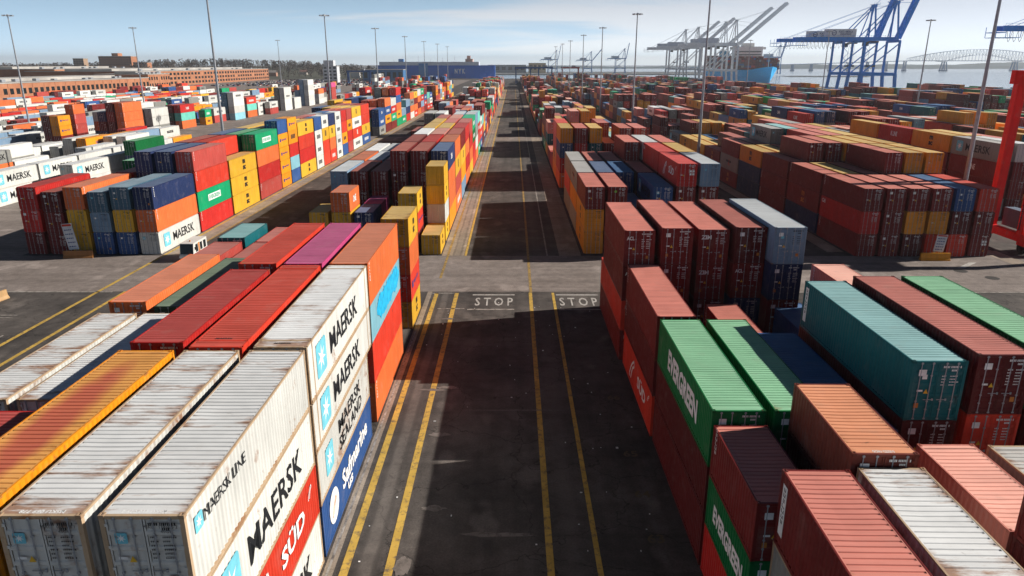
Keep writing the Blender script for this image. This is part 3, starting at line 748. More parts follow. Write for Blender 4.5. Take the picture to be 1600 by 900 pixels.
@cached
def m_side(L, H, s):
    b = MB(); corr(b, L, H, s, 0.278); return b.mesh('side_wall', PAINT)
@cached
def m_roof(L, H, v):
    b = MB(); roof_panel(b, L, H, 0.272, v); return b.mesh('roof', ROOFP)
@cached
def m_roof_over(L, H):
    b = MB(); roof_panel(b, L, H, 0.272); return b.mesh('roof', ROOFO)
@cached
def m_end(L, H):
    b = MB(); end_wall(b, L - 0.03, H, 1); return b.mesh('end_wall', PAINT)
@cached
def m_front(L, H):
    b = MB(); end_wall(b, 0.03, H, -1); return b.mesh('end_wall', PAINT)
@cached
def m_body(L, H):
    b = MB(); corr(b, L, H, 1, 0.40); corr(b, L, H, -1, 0.40); end_wall(b, L - 0.03, H, 1); return b.mesh('body', PAINT)

@cached
def m_door(H, s):
    b = MB()
    xa, xb = sorted((s * 0.012, s * 1.07))
    z0, z1 = 0.155, H - 0.125
    yo, yi = 0.035, 0.065
    n = 5; hh = (z1 - z0) / n
    b.quad((xa, yo, z0), (xb, yo, z0), (xb, yo, z0 + 0.1), (xa, yo, z0 + 0.1))
    for i in range(n):
        a = z0 + i * hh + 0.1; c = z0 + (i + 1) * hh
        x0, x1 = xa + 0.06, xb - 0.06
        # pressed panel: sunk field with sloping edges
        b.quad((xa, yo, a), (x0, yo, a), (x0, yo, c), (xa, yo, c)); b.quad((x1, yo, a), (xb, yo, a), (xb, yo, c), (x1, yo, c))
        m_ = 0.05
        b.quad((x0, yo, a), (x1, yo, a), (x1, yi, a + m_), (x0, yi, a + m_))
        b.quad((x0, yi, a + m_), (x1, yi, a + m_), (x1, yi, c - m_), (x0, yi, c - m_))
        b.quad((x0, yi, c - m_), (x1, yi, c - m_), (x1, yo, c), (x0, yo, c))
        if i < n - 1: b.quad((xa, yo, c), (xb, yo, c), (xb, yo, c + 0.1), (xa, yo, c + 0.1))
    for i in range(4):                                             # hinges
        zz = z0 + 0.2 + i * (z1 - z0 - 0.4) / 3
        h0, h1 = sorted((s * 1.0, s * 1.1)); b.box(h0, h1, 0.005, 0.03, zz - 0.05, zz + 0.05)
    return b.mesh('door', PAINT)

@cached
def m_bar(H):
    b = MB()
    b.tube((0, 0, 0.06), (0, 0, H - 0.05), 0.021, 0.021, 6, False)
    for z in (0.1, H - 0.11): b.box(-0.05, 0.05, -0.02, 0.025, z - 0.035, z + 0.035)
    for z in (0.55, 0.95, H - 0.7): b.box(-0.045, 0.045, -0.012, 0.03, z - 0.03, z + 0.03)
    return b.mesh('locking_bar', GALV)
@cached
def m_handle():
    b = MB(); b.box(0.0, 0.42, -0.03, -0.012, -0.014, 0.014); b.box(0.38, 0.44, -0.035, 0.01, -0.05, 0.05)
    return b.mesh('handle', GALV)

# printed marks --------------------------------------------------------
@cached
def m_star(size):
    b = MB(); r = size / 2; k = 0.12 * size
    pts = []
    for cx_, cz_, a0 in ((r - k, r - k, 0), (-r + k, r - k, 90), (-r + k, -r + k, 180), (r - k, -r + k, 270)):
        for a in (0, 30, 60, 90): pts.append((cx_ + k * math.cos(R(a0 + a)), 0, cz_ + k * math.sin(R(a0 + a))))
    b.poly(pts[::-1] if False else pts)
    return b.mesh('emblem', LBLUE)
@cached
def m_star7(size):
    b = MB(); pts = []
    for i in range(14):
        a = math.pi / 2 + math.pi * i / 7; rr = size * (0.40 if i % 2 == 0 else 0.13)
        pts.append((rr * math.cos(a), 0, rr * math.sin(a)))
    for i in range(0, 14, 2): b.poly([(0, 0, 0), pts[i - 1], pts[i], pts[i + 1]])
    return b.mesh('star', INKW)
@cached
def m_stencil(seed, light):
    """small stencilled lines of a container door: too small to read"""
    r = random.Random(seed); b = MB()
    def word(x, z, w, h):
        while w > 0.02:
            c = r.uniform(0.03, 0.05); b.quad((x, 0, z), (x + c, 0, z), (x + c, 0, z + h), (x, 0, z + h)); x += c + 0.018; w -= c + 0.018
    word(0.14, 0.30, 0.26, 0.10); word(0.47, 0.30, 0.36, 0.10); word(0.88, 0.30, 0.06, 0.10)
    word(0.52, 0.14, 0.24, 0.09)
    for i in range(r.randint(4, 6)):
        z = -0.12 - i * 0.14
        word(0.14, z, r.uniform(0.12, 0.24), 0.05); word(0.5, z, r.uniform(0.2, 0.4), 0.05)
    return b.mesh('stencil_marks', INKW if light else INKK)
@cached
def m_plate(w, h, mat): 
    b = MB(); b.quad((-w / 2, 0, -h / 2), (w / 2, 0, -h / 2), (w / 2, 0, h / 2), (-w / 2, 0, h / 2)); return b.mesh('sticker', mat)
@cached
def m_tri(sz, mat):
    b = MB(); b.poly([(-sz / 2, 0, -sz / 2), (sz / 2, 0, -sz / 2), (0, 0, sz / 2)]); return b.mesh('warning_sticker', mat)
@cached
def m_disc(r, mat):
    b = MB(); b.poly([(r * math.cos(R(20 * i)), 0, r * math.sin(R(20 * i))) for i in range(18)]); return b.mesh('round_sticker', mat)
@cached
def m_vert(seed, n, mat):
    """upright line of small letters at a wall's end"""
    r = random.Random(seed); b = MB()
    for i in range(n):
        z = 0.9 - i * 0.22; w = r.uniform(0.07, 0.13)
        b.quad((-w, 0, z), (w, 0, z), (w, 0, z + 0.04), (-w, 0, z + 0.04)); b.quad((-w, 0, z), (-w + 0.05, 0, z), (-w + 0.05, 0, z + 0.15), (-w, 0, z + 0.15))
        if r.random() < 0.6: b.quad((w - 0.05, 0, z + 0.05), (w, 0, z + 0.05), (w, 0, z + 0.16), (w - 0.05, 0, z + 0.16))
    return b.mesh('end_lettering', mat)
@cached
def m_figure(sz, mat):
    """running-figure line emblem made of strokes"""
    b = MB()
    P = [((-.9, -.8), (-.35, -.05)), ((-.35, -.05), (.1, .35)), ((.1, .35), (.75, .75)), ((.75, .75), (.85, .35)), ((.85, .35), (.3, .1)), ((.3, .1), (-.05, -.4)), ((-.05, -.4), (-.3, -.95)), ((-.9, -.8), (-.75, -1.0))]
    for (x0, z0), (x1, z1) in P:
        d = Vector((x1 - x0, 0, z1 - z0)).normalized(); nrm = Vector((-d.z, 0, d.x)) * 0.09
        a, c = Vector((x0, 0, z0)), Vector((x1, 0, z1))
        b.quad(*[tuple(q * sz) for q in (a + nrm, a - nrm, c - nrm, c + nrm)])
    return b.mesh('figure_emblem', mat)
@cached
def m_smear(seed, w, h, mat):
    r = random.Random(seed); b = MB(); n = 22
    top = [h / 2 * r.uniform(0.72, 1.0) for _ in range(n + 1)]; bot = [-h / 2 * r.uniform(0.6, 1.0) for _ in range(n + 1)]
    for i in range(n):
        e0, e1 = [min(1, 0.25 + 7 * q, 0.25 + 7 * (1 - q)) for q in (i / n, (i + 1) / n)]
        xa, xb = -w / 2 + w * i / n, -w / 2 + w * (i + 1) / n
        b.quad((xa, 0, bot[i] * e0), (xb, 0, bot[i + 1] * e1), (xb, 0, top[i + 1] * e1), (xa, 0, top[i] * e0))
    return b.mesh('paint_smear', mat)

CYANP = flat_mat('sky_blue_paint', (0.02, 0.42, 0.72), 0.6, 0, 0.3)
REDSM = flat_mat('red_overspray', (0.46, 0.09, 0.06), 0.7, 0, 0.3)
YEL = flat_mat('yellow_sticker', (0.75, 0.45, 0.04), 0.6)
GRNS = flat_mat('green_sticker', (0.25, 0.6, 0.05), 0.6)

def put(mesh, parent, side, L, H, along, up, name=None):
    """fix a printed mark (XZ plane, facing -Y) to a wall: side 'r', 'l' or 'd' (door end).
    along: metres from the reader's left edge; up: metres above the floor"""
    o = link(name or mesh.name.split('.')[0], mesh, parent)
    if side == 'r': o.rotation_euler = (0, 0, math.pi / 2); o.location = (1.2215, along, up)
    elif side == 'l': o.rotation_euler = (0, 0, -math.pi / 2); o.location = (-1.2215, L - along, up)
    else: o.location = (-W2 + along, -0.004, up)
    if o.name.startswith(('stencil', 'end_lett', 'paint_sm')): o['kind'] = 'stuff'
    return o

def marks(c, root, near, door, side):
    L, H, mk = c['L'], c['H'], c['mark']
    light = c['c'] not in 'wyOscTkP'
    ink = INKW if light else INKK
    big = L > 8
    T = lambda s, w, h, al, up, mat=ink, bold=0.03: put(text_mesh(s, w, h, mat, bold), root, side, L, H, al, up)
    D = lambda s, w, h, al, up, mat=ink, bold=0.02: put(text_mesh(s, w, h, mat, bold), door[0] if al < W2 else door[1], 'd', L, H, al, up)
    mid = H / 2 + 0.05
    if mk == 'MK':
        if big:
            e = put(m_star(1.75), root, side, L, H, 2.2, mid); s_ = link('star', m_star7(1.75), e); s_.location = (0, -0.003, 0)
            T('MAERSK', 6.4, 1.2, 7.1, mid, INKK, 0.012)
        else:
            e = put(m_star(1.2), root, side, L, H, 1.5, mid); s_ = link('star', m_star7(1.2), e); s_.location = (0, -0.003, 0)
    elif mk == 'ML':
        e = put(m_star(0.55), root, side, L, H, 0.8, H - 0.75); s_ = link('star', m_star7(0.55), e); s_.location = (0, -0.003, 0)
        T('MAERSK LINE', 3.4, 0.42, 2.9, H - 0.8, INKK, 0.0)
    elif mk == 'MSL':
        e = put(m_star(1.5), root, side, L, H, 2.1, mid); s_ = link('star', m_star7(1.5), e); s_.location = (0, -0.003, 0)
        T('MAERSK', 5.4, 0.8, 7.0, mid + 0.5, INKK, 0.01); T('SEALAND', 5.6, 0.8, 7.0, mid - 0.5, INKK, 0.01)
    elif mk == 'SAF':
        T('Safmarine', 6.6, 1.15, 7.4, mid + 0.15); T('us', 1.2, 0.5, 5.8, mid - 0.85)
        put(m_disc(0.95, INKW), root, side, L, H, 2.2, mid, 'emblem'); q = put(m_figure(0.5, INKO), root, side, L, H, 2.2, mid); q.location.x += 0.004 * (1 if side == 'r' else -1)
    elif mk in ('SUD', 'HSD'):
        if L < 8: put(m_figure(0.6, INKW), root, side, L, H, 3, mid)
        else:
            put(m_figure(1.05, INKW), root, side, L, H, 4.4, mid); T('SÜD', 3.2, 1.1, 8.4, mid + 0.1)
            put(m_figure(0.32, INKW), root, side, L, H, L - 1.2, H - 0.7)
    elif mk == 'EV': T('EVERGREEN', 6.8 if big else 4.2, 1.3 if big else 0.9, L / 2 + 0.2, mid, INKW, 0.045)
    elif mk == 'EVP':
        put(m_plate(4.6 if big else 3.2, 0.95, INKW), root, side, L, H, L / 2 - 0.2, mid)
        o = T('EVERGREEN', 4.0 if big else 2.9, 0.6, L / 2 - 0.2, mid, INKG); o.location.x += 0.004 * (1 if side == 'r' else -1)
    elif mk in ('MSC', 'MSO'):
        T('m\nsc', 1.25 if big else 0.9, 1.7 if big else 1.35, L / 2 + 0.3, mid, INKK if mk == 'MSC' and c['c'] != 'R' else (INKO if mk == 'MSO' else INKK), 0.05)
    elif mk == 'HL':
        if big: T('Hapag-Lloyd', 5.2, 0.9, L / 2 + 0.8, mid, INKB)
        else: T('Hapag-Lloyd', 3.0, 0.5, 3.5, mid, INKB); put(m_plate(0.7, 0.6, INKB), root, side, L, H, 1.3, mid)
    elif mk == 'ONE': T('ONE', 2.6 if big else 1.8, 0.9, L / 2, mid, INKW)
    elif mk in ('CMA', 'KL', 'CAI'):
        s_ = {'CMA': 'CMA', 'KL': 'K LINE', 'CAI': 'CAI'}[mk]
        if mk == 'CAI': T(s_, 1.1, 0.55, 1.0, H - 0.6, INKW)
        else: T(s_, 2.4, 0.9, L / 2, mid, INKW)
    elif mk == 'HLK': put(m_smear(5, 3.6, 0.5, INKK), root, side, L, H, L / 2, mid + 0.2); T('K', 1.2, 1.2, L / 2 + 0.4, mid, INKR)
    elif mk == 'CON': T('MAERSK', 4.2 if big else 3.2, 0.8, L / 2, mid, INKK)
    elif mk == 'CYAN': put(m_smear(3, 9.6, 2.0, CYANP), root, side, L, H, L / 2 + 0.9, mid + 0.1)
    elif mk == 'UN': put(m_vert(int(c['y'] * 7) + c['row'], 6, INKW), root, side, L, H, 0.55, H / 2 + 0.35)
    elif mk == 'UP':
        if side == 'l':
            put(m_plate(0.42, 2.1, INKW), root, side, L, H, 0.5, H / 2 + 0.1); q = put(m_vert(4, 7, INKK), root, side, L, H, 0.5, H / 2); q.location.x -= 0.004; q.name = 'end_lettering'
        else: put(m_plate(0.42, 1.7, INKW), root, 'd', L, H, 1.9, H / 2 + 0.1)
    if mk == 'BOX' or mk == 'HSD':
        for x in (1.62, 1.98):
            for z in (H - 0.95, H - 1.32): put(m_plate(0.26, 0.26, INKW), door[1], 'd', L, H, x, z)
    if near and mk in ('m', 'UN', '') and c['c'] in 'mdrRo' and side == 'l': pass
    if not door: return
    # door printing
    if c['c'] == 'w' and near and c['block'] == 'left near' and c['row'] < 2 and c['bay'] == 1:
        D('MSKU', 0.3, 0.11, 1.38, H - 0.36, INKK, 0.0); D('110 025 2' if c['row'] == 0 else '069 778 1', 0.52, 0.11, 1.95, H - 0.36, INKK, 0.0); D('45G1', 0.28, 0.1, 1.85, H - 0.52, INKK, 0.0)
    put(m_stencil((int(c['y'] * 3) + c['tier'] * 5 + c['row']) % 7, light), door[1], 'd', L, H, W2 + 0.02, H - 0.62)
    k = (int(c['y'] * 5) + c['row'] * 3 + c['tier']) % 4
    if mk == 'ZIM': D('ZIM', 0.8, 0.34, 0.62, H - 0.62, INKW, 0.04)
    elif mk == 'ACL': D('ACL', 0.6, 0.3, 0.5, H - 0.62, INKW, 0.03)
    elif mk == 'TEX': D('tex', 0.7, 0.35, 0.6, H - 0.6, INKW)
    elif mk == 'GRN': put(m_disc(0.16, GRNS), door[0], 'd', L, H, 0.95, H - 0.6)
    elif mk == 'MK' or (c['c'] == 'w' and near):
        e = put(m_star(0.36), door[0], 'd', L, H, 0.55, H - 0.75); s_ = link('star', m_star7(0.36), e); s_.location = (0, -0.003, 0)
    elif mk in ('STK', 'UP') or near:
        put(m_plate(0.34, 0.3, INKW), door[0], 'd', L, H, 0.5, H - 0.55)
    if c['c'] in 'sSbt' : put(m_plate(0.22, 0.22, LBLUE if k % 2 else INKW), door[0], 'd', L, H, 0.62, H - 0.75)
    if near or mk == 'STK' or k == 0:
        put(m_tri(0.22, YEL), door[0], 'd', L, H, 0.78, H - 1.45)
        put(m_plate(0.26, 0.09, INKW), door[0], 'd', L, H, 0.5, H - 1.42)
    if near or k == 1: put(m_plate(0.2, 0.24, INKO), door[k % 2], 'd', L, H, 0.45 + (k % 2) * 1.4, 0.75)

ORD = ['bottom', 'second', 'third', 'fourth', 'fifth', 'sixth']
def tier_word(c):
    if c['tier'] == c['nt'] - 1: return 'top'
    if c['tier'] == 0: return 'bottom'
    return ['', 'second-up', 'third-up', 'fourth-up'][c['tier']]
NUM = ['first', 'second', 'third', 'fourth', 'fifth', 'sixth', 'seventh', 'eighth', 'ninth', 'tenth', 'eleventh', 'twelfth', 'thirteenth', 'fourteenth', 'fifteenth']
_lab = set()
def label(c):
    if c['block'] == 'left yard':
        place = 'left yard'
    else:
        place = {'left near': 'left of the lane before the crossroad', 'right near': 'right of the lane before the crossroad', 'left far': 'left lane block past the crossroad',
                 'right far': 'right lane block past the crossroad', 'left outer': 'outer left block', 'right outer': 'outer right block', 'far right': 'blocks nearest the water'}[c['block']]
    size = 'short ' if c['L'] < 8 else ''
    wear = 'rusty ' if '!' in c['opts'] else ('smeared ' if '*' in c['opts'] else '')
    w = MARKWORD.get(c['mark'], '')
    base = tier_word(c) + ' ' + size + wear + NAMES[c['c']] + ' container'
    row = 'lane-side row' if c['row'] == 0 else NUM[min(c['row'], 9)] + '-in row'
    bay = NUM[c['bay']-1] + ' bay' if 1 <= c['bay'] <= 15 else 'bay %d' % c['bay']
    if c['block'] == 'left yard':
        s = '%s%s, %s' % (base, (' with ' + w) if w else '', place)
        i = 0; near_ = ['front', 'forward', 'inner', 'middle', 'rearward', 'rear']
        s = '%s%s, %s stack %d m back' % (base, (' with ' + w) if w else '', 'left yard', round(c['y'])) if False else s
        row = ['nearest the lane', 'one stack left', 'two stacks left'][0]
    else:
        s = '%s%s, %s, %s, %s' % (base, (' with ' + w) if w else '', row, bay, place)
        if len(s.split()) > 16: s = '%s, %s, %s, %s' % (base, row, bay, place)
        if len(s.split()) > 16: s = '%s, %s, %s, %s' % (base, row, bay, c['block'] + ' block')
    return s

SIDE['Y'] = 'E09226'  # yellow of the right blocks: ochre of their shaded sides put into the colour
BAR = (0.30, 0.29, 0.29)
def col4(hexs, rust, jit): 
    r_, g_, b_ = lin(hexs); return (min(1, r_ * jit), min(1, g_ * jit), min(1, b_ * jit), rust)
ROWNAME = {}
def build(i):
    c = CONT[i]; L, H = c['L'], c['H']
    near = i in NEAR
    jit = random.Random(i).uniform(0.85, 1.12)
    rust = 0.95 if '!' in c['opts'] else (0.72 if (near and c['c'] in 'wkyO') else 0.3)
    C = col4(SIDE['Y' if c['c'] == 'y' and c['x'] > 0 else c['c']], rust, jit); F = (C[0] * 0.92, C[1] * 0.9, C[2] * 0.88, min(1, rust + (0.45 if c['c'] in 'wkyOs' else 0.2)))
    if near and c['c'] in 'wk': F = (0.50, 0.36, 0.23, 0.85)
    RC = col4(ROOF[c['c']], min(1, rust + 0.1), jit * (1.38 if c['x'] > 0 and c['c'] in 'mdfPrR' else 1.0))  # right-hand red roofs: faded paint, lightened further to look more strongly lit
    side = 'r' if c['x'] < 0 else 'l'
    root = thing('shipping_container', label(c), 'container', (c['x'] + W2, c['y'], c['z']), 'containers stacked in ' + {'left near': 'the near left block', 'right near': 'the near right block', 'left far': 'the far left block', 'right far': 'the far right block',
                 'left outer': 'the outer left block', 'right outer': 'the outer right block', 'far right': 'the blocks by the water', 'left yard': 'the left yard'}[c['block']], R(c['yaw']))
    inset = L > 13
    link('frame', m_frame(L, H, inset), root, F)
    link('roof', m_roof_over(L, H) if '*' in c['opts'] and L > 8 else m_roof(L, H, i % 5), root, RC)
    if near:
        link('side_wall', m_side(L, H, 1), root, C); link('side_wall', m_side(L, H, -1), root, C); link('end_wall', m_end(L, H), root, C)
        e = 0.765 if inset else 0.0
        CC = (F[0] * 0.8, F[1] * 0.75, F[2] * 0.72, 0.9)
        for x in (-1.142, 1.142):
            for y in (e + 0.086, L - e - 0.086):
                for z in (0.055, H - 0.052): link('corner_casting', m_casting(), root, CC, (x, y, z))
    else:
        link('body', m_body(L, H), root, C)
    door = None
    if c['wall']: link('end_wall', m_front(L, H), root, C)
    else:
        door = [link('door', m_door(H, -1), root, C), link('door', m_door(H, 1), root, C)]
        for d, s in zip(door, (-1, 1)):
            for x in (0.30, 0.80): link('locking_bar', m_bar(H), d, None, (s * x, 0.008, 0))
            if near: link('handle', m_handle(), d, None, (s * 0.3 - (0.21 if s < 0 else 0.21), 0.0, 1.05))
    marks(c, root, near, door, side)
    return root, c, RC

roots = {}
for i in SINGLE: roots[i] = build(i)[0]

# labels must single out: where two agree, say which by what is beside it
def relabel():
    seen = {}
    for i in SINGLE: seen.setdefault(roots[i]['label'], []).append(i)
    return {k: v for k, v in seen.items() if len(v) > 1}
COLW = lambda c: NAMES[c['c']]
grid = {}
for i, c in enumerate(CONT): grid.setdefault((round(c['x']), round(c['y'])), []).append(i)
for lab, ids in relabel().items():
    ids.sort(key=lambda i: (CONT[i]['y'], CONT[i]['x']))
    for n, i in enumerate(ids):
        c = CONT[i]
        below = [d for d in CONT if abs(d['x'] - c['x']) < 1 and abs(d['y'] - c['y']) < 1 and abs(d['z'] + d['H'] - c['z']) < 0.05]
        tail = [', nearest of %d alike' % len(ids), ', second nearest of %d alike' % len(ids), ', third nearest of %d alike' % len(ids)]
        extra = tail[n] if n < 3 else (', farthest of %d alike' % len(ids) if n == len(ids) - 1 else ', %s nearest of %d alike' % (NUM[min(n, 14)], len(ids)))
        s = lab + extra
        if len(s.split()) > 16: s = lab.replace(' with ' + MARKWORD.get(c['mark'], '#'), '') + extra
        roots[i]['label'] = s

# writing on the nearest roofs
def roof_text(pred, s, w, y, mat, flip):
    for i in SINGLE:
        c = CONT[i]
        if pred(c):
            o = link('roof_lettering', text_mesh(s, w, 0.17, mat, 0.02), roots[i], None, (0, y, c['H'] - 0.012)); o.rotation_euler = (-math.pi / 2, 0, math.pi if flip else 0); return
at = lambda b, r, k: (lambda c: c['block'] == b and c['row'] == r and c['bay'] == k and c['tier'] == c['nt'] - 1)
roof_text(at('left near', 0, 1), 'MSKU 110 025 2', 1.3, 0.22, INKW, True); roof_text(at('left near', 1, 1), 'MSKU 069 778', 1.3, 0.22, INKW, True)
roof_text(at('right near', 0, 1), 'GCNU 122320 0', 0.9, 0.22, INKW, False); roof_text(at('right near', 1, 2), 'GCNU 122320 0', 0.8, 0.22, INKW, False)
for r_, y_ in ((0, 0.5), (1, 1.1)): roof_text(at('left near', r_, 2), 'MAERSK', 0.8, y_, INKK, False)
# every other container: one mass of simple ribbed boxes
sv, sf, scol = [], [], []
def add_mass(x0, x1, y0, y1, z0, z1, cs_, cr_, rust=0.2):
    g = 0.03
    n = len(sv)
    sv.extend([(x0, y0, z0 + g), (x1, y0, z0 + g), (x1, y1, z0 + g), (x0, y1, z0 + g), (x0, y0, z1), (x1, y0, z1), (x1, y1, z1), (x0, y1, z1)])
    for q, k in (((0, 3, 2, 1), 0), ((0, 1, 5, 4), 0), ((2, 3, 7, 6), 0), ((1, 2, 6, 5), 0), ((3, 0, 4, 7), 0), ((4, 5, 6, 7), 1)):
        sf.append(tuple(n + a for a in q)); scol.append((*(cr_ if k else cs_)[:3], rust))
sset = set(SINGLE)
for i, c in enumerate(CONT):
    if i in sset: continue
    jit = random.Random(i).uniform(0.85, 1.12)
    add_mass(c['x'], c['x'] + 2.44, c['y'], c['y'] + c['L'], c['z'], c['z'] + c['H'], col4(SIDE['Y' if c['c'] == 'y' and c['x'] > 0 else c['c']], 0, jit), col4(ROOF[c['c']], 0, jit * (1.38 if c['x'] > 0 and c['c'] in 'mdfPrR' else 1.0)))  # same painted-in extra light on the right-hand red roofs
    if hits[i] > 2 and not c['wall']:
        # door bars, sticker and lettering-like blocks as small raised pieces
        k = col4(SIDE[c['c']], 0, jit); lt = (0.42, 0.42, 0.42) if c['c'] not in 'wyk' else (0.12, 0.12, 0.12)
        for xb in (0.42, 0.92, 1.52, 2.02):
            add_mass(c['x'] + xb - 0.025, c['x'] + xb + 0.025, c['y'] - 0.05, c['y'] - 0.002, c['z'] + 0.1, c['z'] + c['H'] - 0.1, lt, lt)
        rr_ = random.Random(i * 3)
        for _ in range(3):
            xb, zb = rr_.uniform(0.4, 1.9), rr_.uniform(1.0, 2.4)
            add_mass(c['x'] + xb, c['x'] + xb + rr_.uniform(0.15, 0.4), c['y'] - 0.03, c['y'] - 0.003, c['z'] + zb, c['z'] + zb + 0.16, (0.7, 0.7, 0.68), (0.7, 0.7, 0.68))
for i, c in enumerate(CONT):
    if i in sset or hits[i] < 2 or c['mark'] in ('', 'UN', 'STK', 'UP'): continue
    lt = (0.03, 0.03, 0.035) if c['c'] in 'wyOcTkP' else (0.7, 0.7, 0.68)
    n_ = 6; wl = c['L'] * 0.5 / n_
    xo = c['x'] + 2.44 if c['x'] < 0 else c['x']
    if c['mark'] in ('MSC', 'MSO'): n_, wl = 2, 0.7
    for k in range(n_):
        ya = c['y'] + c['L'] / 2 + (k - n_ / 2) * wl
        add_mass(xo - 0.012, xo + 0.012, ya, ya + wl * 0.72, c['z'] + 0.95, c['z'] + (1.85 if n_ == 6 else 2.3), lt, lt)
def finish_mass():
    me = bpy.data.meshes.new('container_mass')
    me.from_pydata(sv, [], sf)
    at_ = me.color_attributes.new('Col', 'FLOAT_COLOR', 'CORNER')
    flat = []
    for f, cc in zip(sf, scol): flat += list(cc) * len(f)
    at_.data.foreach_set('color', flat)
    me.materials.append(STUFFP)
    o = kind(link('containers_beyond', me), 'stuff')
    o['label'] = 'remaining containers inside and behind the stacks'
# ------------------------------------------------------------------ light masts
m = MB(); m.tube((0, 0, 0), (0, 0, 40), 0.36, 0.17, 12); m.tube((0, 0, 0), (0, 0, 0.5), 0.7, 0.7, 12)
MAST_POLE = m.mesh('pole', GALV)
m = MB(); m.tube((0, 0, -0.35), (0, 0, 0.2), 0.45, 0.3, 10)
for k in range(8):
    a = k * math.pi / 4; m.beam((0.3 * math.cos(a), 0.3 * math.sin(a), 0), (1.3 * math.cos(a), 1.3 * math.sin(a), 0), 0.1)
MAST_HEAD = m.mesh('lamp_carrier', GALV)
m = MB(); m.box(-0.32, 0.32, -0.25, 0.25, -0.3, 0.08); MAST_LAMP = m.mesh('floodlight', GALV)
MASTS = [(-66.6, 166, 'tall steel light mast behind the green container stack, outer left block'), (-66.5, 267, 'light mast left of the outer block, second back from the lane side'), (-66.8, 365, 'light mast behind the outer left block, third back in its line'),
         (-68.4, 474, 'light mast in the left line, fourth back, before the blue ship'), (-69.2, 581, 'light mast in the left line, fifth back'), (-66.4, 655, 'light mast in the left line, sixth back'), (-67, 760, 'farthest light mast of the left line'),
         (42.5, 165, 'tall light mast cut by the frame in front of the white cranes'), (42.5, 260, 'light mast right of the lane, second back, left of the white cranes'), (42.5, 359, 'light mast right of the lane, third back'),
         (42.3, 453, 'light mast right of the lane, fourth back'), (43.0, 565, 'light mast right of the lane, fifth back'), (43, 655, 'light mast right of the lane, sixth back'), (43, 760, 'farthest light mast right of the lane'),
         (163.5, 297, 'light mast standing against the water, right of the blue cranes'), (167.5, 400, 'light mast in front of the blue cranes'), (173.5, 550, 'light mast in front of the pale blue ship'),
         (70.0, 110, 'nearest light mast, thick pole beside the red gantry at right'), (-178, 267, 'leftmost light mast, before the low brick warehouse'), (-181, 359, 'light mast before the dark warehouse wall, left yard'), (-172.6, 550, 'far light mast before the wooded rise, left yard')]
for x, y, lab in MASTS:
    o = thing('light_mast', lab, 'light mast', (x, y, 0), 'light masts over the yard')
    link('pole', MAST_POLE, o); h = link('lamp_carrier', MAST_HEAD, o, None, (0, 0, 39.7))
    for k in range(8):
        a = k * math.pi / 4; link('floodlight', MAST_LAMP, h, None, (1.45 * math.cos(a), 1.45 * math.sin(a), -0.05), a)

